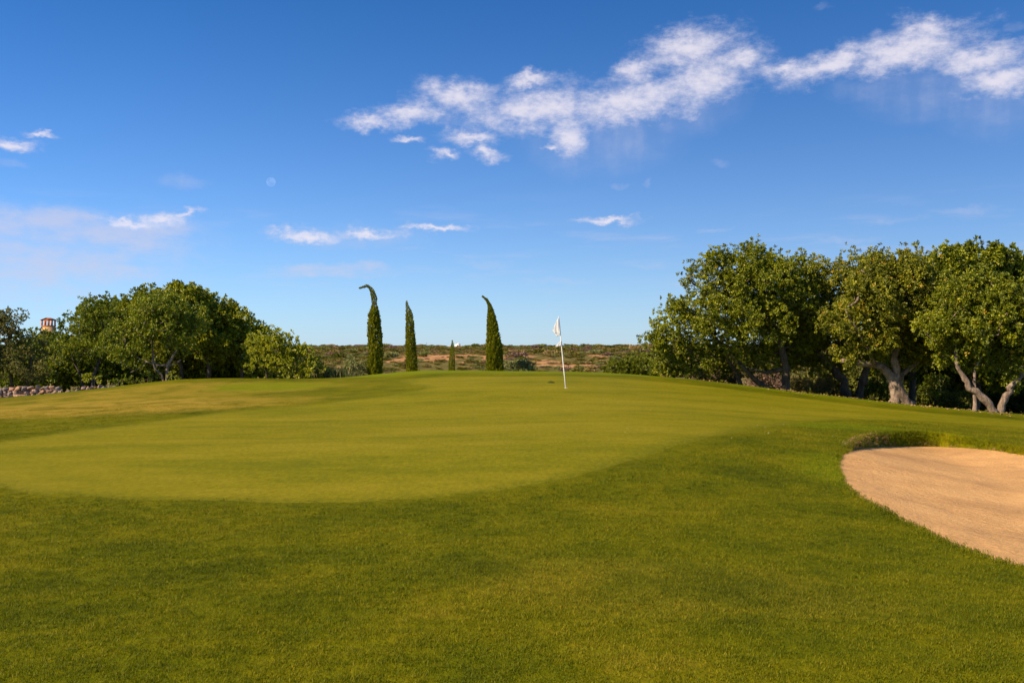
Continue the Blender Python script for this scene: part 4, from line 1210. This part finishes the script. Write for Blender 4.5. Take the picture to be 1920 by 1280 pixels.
# ------------------------------------------------------------------ flagstick
def flagstick():
    b = P(1061, 727.3, 30.0)
    gz_ = lz(b.x, b.y)
    root = empty('flagstick', (b.x, b.y, gz_))
    tag(root, 'leaning white golf flagstick with a limp white flag and a small pennant', 'flag')
    k = 30.0 / F
    lean = -13.5 * k; h = 133 * k
    mb = MB()
    mb.tube([(0.0 + lean * t_, 0, -0.1 + (h + 0.1) * t_) for t_ in (0, 0.25, 0.5, 0.75, 1.0)], [0.0145, 0.014, 0.0135, 0.0125, 0.012], 12)
    mb.build('pole', M['white'], root, True)
    mb = MB()
    mb.tube([(lean, 0, h), (lean, 0, h + 0.02)], [0.016, 0.008], 10)
    mb.build('finial', M['white'], root, True)
    mb = MB()
    mb.tube([(0, 0, -0.08), (0, 0, 0.0015)], [0.054, 0.054], 20)
    mb.build('cup_rim', M['cup'], root, True)
    def zp(x, y):    # close-up pixels (8 to 1) to metres from the pole's foot
        xp = 487 - (1180 - y) / 1062 * 108         # the pole at that height
        return ((487 - 108 * (1180 - y) / 1062 - 487 + (x - xp) * 1.12) / 8 * k, (1180 - y) / 8 * k)
    def patch(name, top, fly, bot, hoist, nu, nv, fold, ph):
        V, f_ = [], []
        for i in range(nv + 1):
            v_ = i / nv
            for j in range(nu + 1):
                u = j / nu
                def ev(pl, s):
                    a = s * (len(pl) - 1); q = min(int(a), len(pl) - 2); r_ = a - q
                    return np.array(pl[q]) * (1 - r_) + np.array(pl[q + 1]) * r_
                co = (1 - v_) * ev(top, u) + v_ * ev(bot, u) + (1 - u) * ev(hoist, v_) + u * ev(fly, v_)
                co -= (1 - u) * (1 - v_) * np.array(top[0]) + u * (1 - v_) * np.array(top[-1]) + (1 - u) * v_ * np.array(bot[0]) + u * v_ * np.array(bot[-1])
                x, z_ = zp(*co)
                yy = fold * (math.sin(u * 9.5 + v_ * 2.0 + ph) * (0.25 + v_) + 0.5 * math.sin(u * 17 - v_ * 5 + ph)) * min(1, u * 4)
                V.append((x, yy - 0.02 * min(1, u * 6), z_))
        for i in range(nv):
            for j in range(nu):
                a = i * (nu + 1) + j
                f_.append((a, a + 1, a + nu + 2, a + nu + 1))
        o = obj(name, raw_mesh(name, V, f_, M['cloth'], True), root)
        md = o.modifiers.new('thickness', 'SOLIDIFY'); md.thickness = 0.003
        return o
    patch('flag', [(386, 118), (372, 128), (338, 210), (302, 300)], [(302, 300), (302, 325), (330, 362)], [(411, 365), (392, 374), (362, 362), (330, 362)], [(386, 118), (400, 240), (411, 365)], 22, 18, 0.006, 0.3)
    fl = patch('flag_fold', [(408, 366), (380, 372), (330, 352)], [(330, 352), (336, 385), (358, 412)], [(412, 384), (385, 395), (358, 412)], [(408, 366), (412, 384)], 12, 6, 0.006, 1.7)
    patch('pennant', [(424, 474), (405, 478), (375, 510), (342, 548)], [(342, 548), (345, 558), (344, 566)], [(431, 552), (390, 552), (344, 566)], [(424, 474), (428, 512), (431, 552)], 14, 10, 0.005, 2.4)
flagstick()

# ------------------------------------------------------------------ small clump of turf by the flag
def turf_clump():
    x, y = unproject(1033, 717.5)
    root = empty('turf_clump', (x, y, lz(x, y)))
    tag(root, 'small dark clump of loose turf lying on the green near the flagstick', 'turf clump')
    rng = random.Random(2)
    V, f_ = [], []
    nr, na = 4, 12
    for i in range(nr + 1):
        r_ = i / nr
        for j in range(na):
            a = 2 * math.pi * j / na
            w_ = 1 + 0.25 * mnoise.noise((math.cos(a), math.sin(a), r_ * 2))
            V.append((0.13 * r_ * w_ * math.cos(a), 0.09 * r_ * w_ * math.sin(a), 0.055 * (1 - r_ ** 1.6) * (1 + rng.uniform(-.2, .2)) - 0.004))
    for i in range(nr):
        for j in range(na):
            f_.append((i * na + j, i * na + (j + 1) % na, (i + 1) * na + (j + 1) % na, (i + 1) * na + j)[::-1])
    obj('mound', raw_mesh('mound', V, f_, M['clod'], True), root)
    v, f2, t = [], [], []
    for i in range(170):
        a = rng.uniform(0, 6.283); r_ = math.sqrt(rng.random())
        x0, y0 = 0.12 * r_ * math.cos(a), 0.085 * r_ * math.sin(a); z0 = 0.045 * (1 - r_ ** 1.6)
        h = rng.uniform(0.015, 0.035); ph = rng.uniform(0, 6.283); s0, s1 = math.cos(ph) * 0.004, math.sin(ph) * 0.004
        b = len(v)
        v += [(x0 - s0, y0 - s1, z0), (x0 + s0, y0 + s1, z0), (x0 + math.cos(a) * 0.02, y0 + math.sin(a) * 0.02, z0 + h)]
        f2.append((b, b + 1, b + 2)); t.append(rng.random() * 0.7)
    tag(obj('blades', raw_mesh('clump_blades', v, f2, M['mastic'], False, {'tint': ('FACE', t)}), root), kind='stuff')
M['clod'] = simple_mat('dark_turf', (0.025, 0.035, 0.006), (0.05, 0.06, 0.01), 30, 0.95, 0.6, 0.01)
turf_clump()

# ------------------------------------------------------------------ dry stone wall
def stone_wall():
    rng = random.Random(12)
    root = empty('dry_stone_wall', (P(80, 700, 39.5).x, 39.5, lz(P(80, 700, 39.5).x, 39.5) - 0.1))
    tag(root, 'low dry stone wall of rough pinkish stones below the thicket', 'stone wall')
    O = np.array(root.location)
    variants = []
    for k in range(10):
        r_ = random.Random(100 + k)
        import bmesh
        bm = bmesh.new()
        for q in range(15):
            d_ = Vector((r_.gauss(0, 1), r_.gauss(0, 1), r_.gauss(0, 1))).normalized()
            e = max(abs(d_.x), abs(d_.y), abs(d_.z))
            bm.verts.new(d_ * (0.5 / e * 0.55 + 0.5 * 0.45) * r_.uniform(0.9, 1.08))
        bmesh.ops.convex_hull(bm, input=bm.verts)
        for v_ in [q for q in bm.verts if not q.link_faces]:
            bm.verts.remove(v_)
        me = bpy.data.meshes.new('stone')
        bm.to_mesh(me); bm.free()
        me.materials.append(M['stone%d' % (k % 3)])
        variants.append(me)
    # top line of the wall as it runs along the foot of the thicket
    top = [(-90, 729), (0, 727), (60, 723), (105, 722.5), (118, 733), (140, 733), (150, 725), (175, 723), (200, 723.5), (235, 721)]
    D0 = 39.5
    def topz(px):
        for (a, b), (c, d_) in zip(top, top[1:]):
            if a <= px <= c:
                return b + (d_ - b) * (px - a) / (c - a)
        return 722
    for course in range(6):
        px = -90.0
        while px < 236:
            w_px = rng.uniform(8, 14) * (1.0 if px < 140 else 0.8)
            h_px = rng.uniform(7.0, 9.5) * (1.0 if px < 140 else 0.85)
            cy = topz(px + w_px / 2) + 4 + course * 7.4 * (1.0 if px < 140 else 0.8) + rng.uniform(-1.2, 1.2)
            D = D0 + rng.uniform(-0.06, 0.06) - course * 0.05 + (0.5 if px > 120 else 0) 
            p = P(px + w_px / 2, cy, D)
            g = lz(p.x, p.y)
            k = D / F
            if p.z > g - 0.15:
                o = obj('stone', rng.choice(variants), root, (p.x - O[0], p.y - O[1], p.z - O[2]))
                o.scale = (w_px * k * 1.06, rng.uniform(0.26, 0.36), h_px * k * 1.1)
                o.rotation_euler = (rng.uniform(-.2, .2), rng.uniform(-.22, .22), rng.choice((0, math.pi)) + rng.uniform(-.25, .25))
            px += w_px * 0.98
    mb = MB()
    for (a, b), (c, d_) in zip(top, top[1:]):
        p0, p1 = P(a, b + 7, D0 + 0.35), P(c, d_ + 7, D0 + 0.35)
        k = len(mb.v)
        for p in (p0, p1):
            for yy in (0, 0.3):
                for zz in (-1.0, p.z):
                    mb.v.append((p.x - O[0], p.y + yy - O[1], zz - O[2]))
        mb.f += [tuple(k + i for i in q) for q in ((0, 4, 5, 1), (2, 3, 7, 6), (1, 5, 7, 3), (0, 1, 3, 2), (4, 6, 7, 5))]
    mb.build('rubble_core', M['stone0'], root)
M['stone0'] = bark_mat('pinkish_stone', (0.15, 0.10, 0.085), (0.30, 0.205, 0.165), (0.46, 0.32, 0.245))
M['stone1'] = bark_mat('grey_stone', (0.12, 0.095, 0.085), (0.23, 0.185, 0.16), (0.38, 0.31, 0.26))
M['stone2'] = bark_mat('orange_stone', (0.20, 0.10, 0.065), (0.37, 0.21, 0.13), (0.50, 0.33, 0.22))
stone_wall()

# ------------------------------------------------------------------ chimney above the thicket
def chimney():
    D = 78.0
    p = P(91, 612, D)
    k = D / F
    zb = -2.6
    root = empty('chimney_tower', (p.x, p.y, zb))
    tag(root, 'terracotta chimney tower with pillared gabled top rising over the thicket', 'chimney')
    hw = 10.2 * k
    dep = hw * 0.8
    z1 = p.z - zb                       # top of the plastered shaft
    mb = MB(); mb.box(-hw * 0.96, hw * 0.96, -dep * 0.96, dep * 0.96, 0, z1); mb.build('shaft', M['render_ochre'], root)
    mb = MB(); mb.box(-hw * 1.03, hw * 1.03, -dep * 1.03, dep * 1.03, z1, z1 + 2.0 * k); mb.build('ledge', M['terracotta'], root)
    zl = z1 + 2.0 * k
    ph = 9.0 * k
    for x in (-0.88, -0.30, 0.30, 0.88):
        for y in (-1, 1):
            mb = MB(); w_ = 0.12 if abs(x) > 0.5 else 0.15
            mb.box(hw * (x - w_), hw * (x + w_), y * dep * 0.86 - dep * 0.12, y * dep * 0.86 + dep * 0.12, zl, zl + ph)
            mb.build('pillar', M['terracotta'], root)
    # gable block with slightly arched underside over each opening
    mb = MB()
    zt = zl + ph
    mb.v += [(-hw, -dep, zt), (hw, -dep, zt), (hw, -dep, zt + 0.8 * k), (0, -dep, zt + 4.6 * k), (-hw, -dep, zt + 0.8 * k), (-hw, dep, zt), (hw, dep, zt), (hw, dep, zt + 0.8 * k), (0, dep, zt + 4.6 * k), (-hw, dep, zt + 0.8 * k)]
    mb.f += [(0, 1, 2, 3, 4), (9, 8, 7, 6, 5), (0, 5, 6, 1), (1, 6, 7, 2), (4, 9, 5, 0), (2, 7, 8, 3), (3, 8, 9, 4)]
    mb.build('gable', M['terracotta'], root)
    for s_ in (-1, 1):
        mb = MB()
        a = Vector((0, 0, zt + 4.65 * k)); b = Vector((s_ * hw * 1.12, 0, zt + 0.55 * k))
        nrm = Vector((s_ * 0.4, 0, 1)).normalized() * 0.9 * k
        for y in (-dep * 1.12, dep * 1.12):
            for q in (a, b, b + nrm, a + nrm):
                mb.v.append((q.x, y, q.z))
        mb.f += [(0, 1, 2, 3), (7, 6, 5, 4), (0, 4, 5, 1), (1, 5, 6, 2), (2, 6, 7, 3), (3, 7, 4, 0)]
        mb.build('roof_slope', M['terracotta_dark'], root)
chimney()

# ------------------------------------------------------------------ farm buildings and posts on the rise
def house(label, name, px, ytop, D, wpx, wall, gable, seed):
    k = D / F
    p = P(px, ytop, D)
    zb = float(hill_z([p.x], [D])[0]) - 0.3
    root = empty(name, (p.x, D, zb))
    tag(root, label, 'house' if gable else 'shed')
    hw = wpx / 2 * k; dep = hw * 1.3
    h = p.z - zb
    eave = h - (1.6 * k * 1.2 if gable else 0.0)
    mb = MB()
    if gable:
        mb.v += [(-hw, -dep, 0), (hw, -dep, 0), (hw, -dep, eave), (0, -dep, h), (-hw, -dep, eave), (-hw, dep, 0), (hw, dep, 0), (hw, dep, eave), (0, dep, h), (-hw, dep, eave)]
        mb.f += [(0, 1, 2, 3, 4), (9, 8, 7, 6, 5), (1, 6, 7, 2), (4, 9, 5, 0), (2, 7, 8, 3), (3, 8, 9, 4)]
    else:
        mb.box(-hw, hw, -dep, dep, 0, h)
    mb.build('wall', wall, root)
    if gable:
        for s_ in (-1, 1):
            mb = MB()
            a = Vector((0, 0, h + 0.02)); b = Vector((s_ * hw * 1.12, 0, eave - (h - eave) * 0.12 + 0.02)); nrm = Vector((0, 0, 0.18))
            for y in (-dep * 1.04, dep * 1.04):
                for q in (a, b, b + nrm, a + nrm):
                    mb.v.append((q.x, y, q.z))
            mb.f += [(0, 1, 2, 3), (7, 6, 5, 4), (0, 4, 5, 1), (1, 5, 6, 2), (2, 6, 7, 3), (3, 7, 4, 0)]
            mb.build('roof', M['lime'], root)
    else:
        mb = MB(); mb.box(-hw * 1.06, hw * 1.06, -dep * 1.06, dep * 1.06, h, h + 0.15); mb.build('roof', M['cream'], root)
    wnd = MB(); wnd.box(-hw * 0.2, hw * 0.2, -dep - 0.03, -dep + 0.02, h * 0.45, h * 0.62); wnd.build('window', M['glass'], root)
    dr = MB(); dr.box(hw * 0.4, hw * 0.75, -dep - 0.03, -dep + 0.02, 0, h * 0.45); dr.build('door', M['bark_dark'], root)
house('little white farmhouse on the skyline behind the small young cypress', 'farmhouse', 858, 643.2, 640, 9.5, M['lime'], True, 1)
house('small cream coloured shed on the skyline beside the white farmhouse', 'farm_shed', 844.5, 649.0, 600, 6.0, M['cream'], False, 2)
for (px, y0, y1, D, label) in ((1181, 644, 656, 420, 'thin white post on the rise near the orange soil patch'), (981.7, 660, 668, 300, 'short pale post in the scrub right of the stout cypress'), (800, 641.5, 652, 500, 'thin utility pole on the skyline beside the slim cypress')):
    p = P(px, y1, D); q = P(px, y0, D)
    zb = float(hill_z([p.x], [D])[0]) - 0.2
    root = empty('post', (p.x, D, zb)); tag(root, label, 'post', None)
    mb = MB(); mb.tube([(0, 0, 0), (0, 0, q.z - zb)], [0.07 * D / 400, 0.05 * D / 400], 7); mb.build('shaft', M['lime' if px != 800 else 'bark_dark'], root, True)
    mb = MB(); mb.box(-0.12 * D / 300, 0.12 * D / 300, -0.1, 0.1, q.z - zb, q.z - zb + 0.12); mb.build('cap', M['lime'], root)

# ------------------------------------------------------------------ scrub on the rise
def bush_mesh(seed, mat, nleaf, squash, ll):
    rng = np.random.default_rng(seed)
    k = 7
    bc = np.c_[rng.uniform(-0.55, 0.55, k), rng.uniform(-0.5, 0.5, k), rng.uniform(0.25, 0.6, k)]
    br = rng.uniform(0.32, 0.55, k)
    i = rng.integers(0, k, nleaf)
    d_ = sphere_dirs(rng, nleaf); d_[:, 2] = np.abs(d_[:, 2]) * np.where(rng.random(nleaf) < 0.8, 1, -1)
    p = bc[i] + d_ * (br[i] * rng.uniform(0.6, 1.05, nleaf))[:, None]
    p[:, 2] = np.maximum(p[:, 2], 0.02) * squash
    ln = ll * rng.uniform(0.7, 1.4, nleaf)
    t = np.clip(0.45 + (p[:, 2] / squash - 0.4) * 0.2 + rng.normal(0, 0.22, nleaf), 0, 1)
    return leaves_mesh('bush', p, d_ + sphere_dirs(rng, nleaf) * 0.7, ln, ln * 0.7, t, rng, M[mat], 0.2)
kinds = [('scrub', 'olive brown'), ('scrub_dark', 'dark green'), ('grey', 'grey-green'), ('heather', 'purplish brown'), ('scrub_tan', 'tan dry')]
meshes = {k: [bush_mesh(200 + 10 * i + j, k, 460, 0.85, 0.20) for j in range(3)] for i, (k, _) in enumerate(kinds)}
bushes = np.random.default_rng(77)
cand = []
while len(cand) < 14000:
    D = 150 + 430 * bushes.random() ** 0.9
    x = bushes.uniform(-0.62, 0.62) * D
    cand.append((x, D))
cand = np.array(cand)
so = soil(cand[:, 0], cand[:, 1])
keep = bushes.random(len(cand)) < np.where(so > 0.05, 0.52, 0.95)
upx = cand[:, 0] / cand[:, 1] * F + 960
keep &= ~((upx > 834) & (upx < 870) & (cand[:, 1] > 400))
keep &= ~((upx > 832) & (upx < 862) & (cand[:, 1] < 260))
so = so[keep]
cand = cand[keep]
cz = hill_z(cand[:, 0], cand[:, 1]) - 0.06
hk = np.array([mnoise.noise((x * 0.02, y * 0.015, 40.0)) for x, y in cand])
kr = bushes.random(len(cand))
ki = np.where(kr < 0.42, 0, np.where(kr < 0.56, 1, np.where(kr < 0.68, 2, np.where(kr < 0.76 + 0.2 * (hk > 0.15), 3, 4))))
rad = np.exp(bushes.normal(-0.12, 0.38, len(cand))) * np.interp(cand[:, 1], [150, 560], [0.85, 1.6])
rad = np.where(so > 0.05, rad * bushes.choice([0.3, 0.45, 0.8], len(cand)), rad)
rad = np.where(ki == 1, rad * 1.2, rad)
hgt_ = rad * bushes.uniform(0.45, 0.95, len(cand)) * np.interp(cand[:, 1], [150, 560], [0.85, 0.60])
# the largest in view are single bushes, the rest a mass
vis = np.abs(cand[:, 0] / cand[:, 1] * F) < 980
vis &= (cand[:, 0] / cand[:, 1] * F > -400) & (cand[:, 0] / cand[:, 1] * F < 470)
score = np.where(vis, rad / cand[:, 1], 0)
score = np.where((cand[:, 1] > 440) & vis, score * 1.9, score)
big = np.argsort(-score)[:210]
bigset = np.zeros(len(cand), bool); bigset[big] = True
words = {'scrub': 'olive brown scrub bush on the far rise', 'scrub_dark': 'dark green rounded bush on the far rise', 'grey': 'grey-green bush on the far rise', 'heather': 'purplish brown heather bush on the far rise', 'scrub_tan': 'tan dry bush on the far rise'}
for i in big:
    k = kinds[ki[i]][0]
    o = obj(k if False else 'scrub_bush', meshes[k][i % 3], None, (cand[i, 0], cand[i, 1], cz[i]))
    o.scale = (rad[i], rad[i], hgt_[i] * 1.15)
    o.rotation_euler.z = bushes.uniform(0, 6.28)
    u = cand[i, 0] / cand[i, 1] * F + 960
    side = ['behind the reeds and grey-green shrub', 'between the hooked and slim cypresses', 'between the slim and small young cypresses', 'between the small young and stout cypresses', 'behind the silvery hedge-like bush', 'beyond the flagstick', 'beyond the olive-yellow bush', 'half hidden behind the sweeping carob'][int(np.searchsorted([702, 768, 846, 925, 1010, 1120, 1225], u))]
    lev = 'on the skyline' if cand[i, 1] > 440 else ('halfway up the far rise' if cand[i, 1] > 250 else 'low on the far rise')
    size = 'large' if rad[i] * F / cand[i, 1] > 13 else ('mid-sized' if rad[i] * F / cand[i, 1] > 9 else 'small')
    soilw = ' on orange soil' if so[i] > 0.05 and len(side.split()) < 5 else ''
    tag(o, size + ' ' + kinds[ki[i]][1] + ' bush' + soilw + ' ' + lev + ' ' + side, 'bush', kinds[ki[i]][1] + ' bushes on the far rise')
srcs, sidx = [], {}
for k, _ in kinds:
    for j in range(3):
        sidx[(k, j)] = len(srcs); srcs.append(source('bush_source', meshes[k][j]))
rest = np.where(~bigset)[0]
scatter('scrub', np.c_[cand[rest], cz[rest]], np.c_[np.zeros((len(rest), 2)), bushes.uniform(0, 6.28, len(rest))], np.c_[rad[rest], rad[rest], hgt_[rest]], srcs, None, 3,
        'mass of olive and brown scrub covering the rise', idx=[sidx[(kinds[ki[i]][0], i % 3)] for i in rest])

# ------------------------------------------------------------------ daisies, fallen leaves
def specks(name, label, pts, size, mat, seed, lift):
    rng = np.random.default_rng(seed)
    pts = np.array(pts)
    z_ = lawn_z(pts[:, 0], pts[:, 1])
    V, f_ = [], []
    for (x, y), zz in zip(pts, z_):
        s_ = size * rng.uniform(0.6, 1.3); a0 = rng.uniform(0, 6.28)
        tl = rng.normal(0, 0.25, 2)
        b = len(V)
        for j in range(6):
            a = a0 + j * math.pi / 3
            r_ = s_ * (1.0 if j % 3 else 1.35)
            dx, dy = r_ * math.cos(a), r_ * math.sin(a)
            V.append((x + dx, y + dy, zz + lift + dx * tl[0] + dy * tl[1] + abs(s_ * 0.2)))
        f_.append(tuple(range(b, b + 6)))
    return tag(obj(name, raw_mesh(name, V, f_, mat)), label, kind='stuff')
rs = random.Random(31)
dp = []
while len(dp) < 120:
    px, py = rs.gauss(1480, 110), rs.gauss(790, 26)
    if rs.random() < 0.25:
        px, py = rs.uniform(1100, 1900), rs.uniform(705, 830)
    x, y = unproject(px, py)
    if y > 36 or inside(Q[:, :2], np.array([x]), np.array([y]))[0]:
        continue
    dp.append((x, y))
specks('daisies', 'tiny pale daisies dotted over the turf', dp, 0.0055, M['daisy'] if 'daisy' in M else M.setdefault('daisy', simple_mat('daisy_petal', (0.70, 0.66, 0.45), (0.80, 0.78, 0.66), 9, 0.7, 0.0)), 1, 0.03)
fl = []
for i in range(1000):
    px = rs.uniform(1240, 1960)
    cr = np.interp(px, [1240, 1300, 1400, 1500, 1600, 1690, 1800, 1900, 2000], [38.9, 38.5, 37.5, 36.0, 35.3, 34.5, 33.2, 32.0, 31.2])
    if mnoise.noise((px * 0.02, 0.0, 3.0)) + rs.uniform(-0.3, 0.3) < -0.05:
        continue
    D = cr + rs.gauss(0.5, 0.9)
    fl.append(((px - 960) / F * D, D))
specks('fallen_leaves', 'dry orange brown leaves fallen along the edge under the carobs', fl, 0.028, simple_mat('dead_leaf', (0.20, 0.12, 0.04), (0.40, 0.25, 0.10), 20, 0.8, 0.1, 0.005), 2, 0.022)

# ------------------------------------------------------------------ the daytime moon
def moon():
    D = 9000.0
    p = P(508, 341, D)
    import bmesh
    bm = bmesh.new()
    bmesh.ops.create_icosphere(bm, subdivisions=4, radius=8.4 / F * p.length)
    me = bpy.data.meshes.new('moon'); bm.to_mesh(me); bm.free()
    m = bpy.data.materials.new('moonlight'); m.use_nodes = True
    m.node_tree.nodes.clear()
    nt = NT(m.node_tree)
    g = nt.new('ShaderNodeTexCoord').outputs['Object']
    f = nt.noise(g, 0.03, 4, 0.5)
    e = nt.new('ShaderNodeEmission'); nt.put(e.inputs[0], nt.ramp(f, [(0.42, (0.35, 0.36, 0.40)), (0.56, (1.0, 0.98, 0.95))])); e.inputs[1].default_value = 0.030
    t = nt.new('ShaderNodeBsdfTransparent'); a = nt.new('ShaderNodeAddShader')
    o_ = nt.new('ShaderNodeOutputMaterial')
    nt.t.links.new(e.outputs[0], a.inputs[0]); nt.t.links.new(t.outputs[0], a.inputs[1]); nt.t.links.new(a.outputs[0], o_.inputs[0])
    me.materials.append(m)
    for pl in me.polygons: pl.use_smooth = True
    tag(obj('moon', me, None, p), 'pale daytime moon in the blue sky above the thicket', 'moon')
moon()
sc.cycles.max_bounces = 6
sc.cycles.diffuse_bounces = 3
sc.cycles.transparent_max_bounces = 8
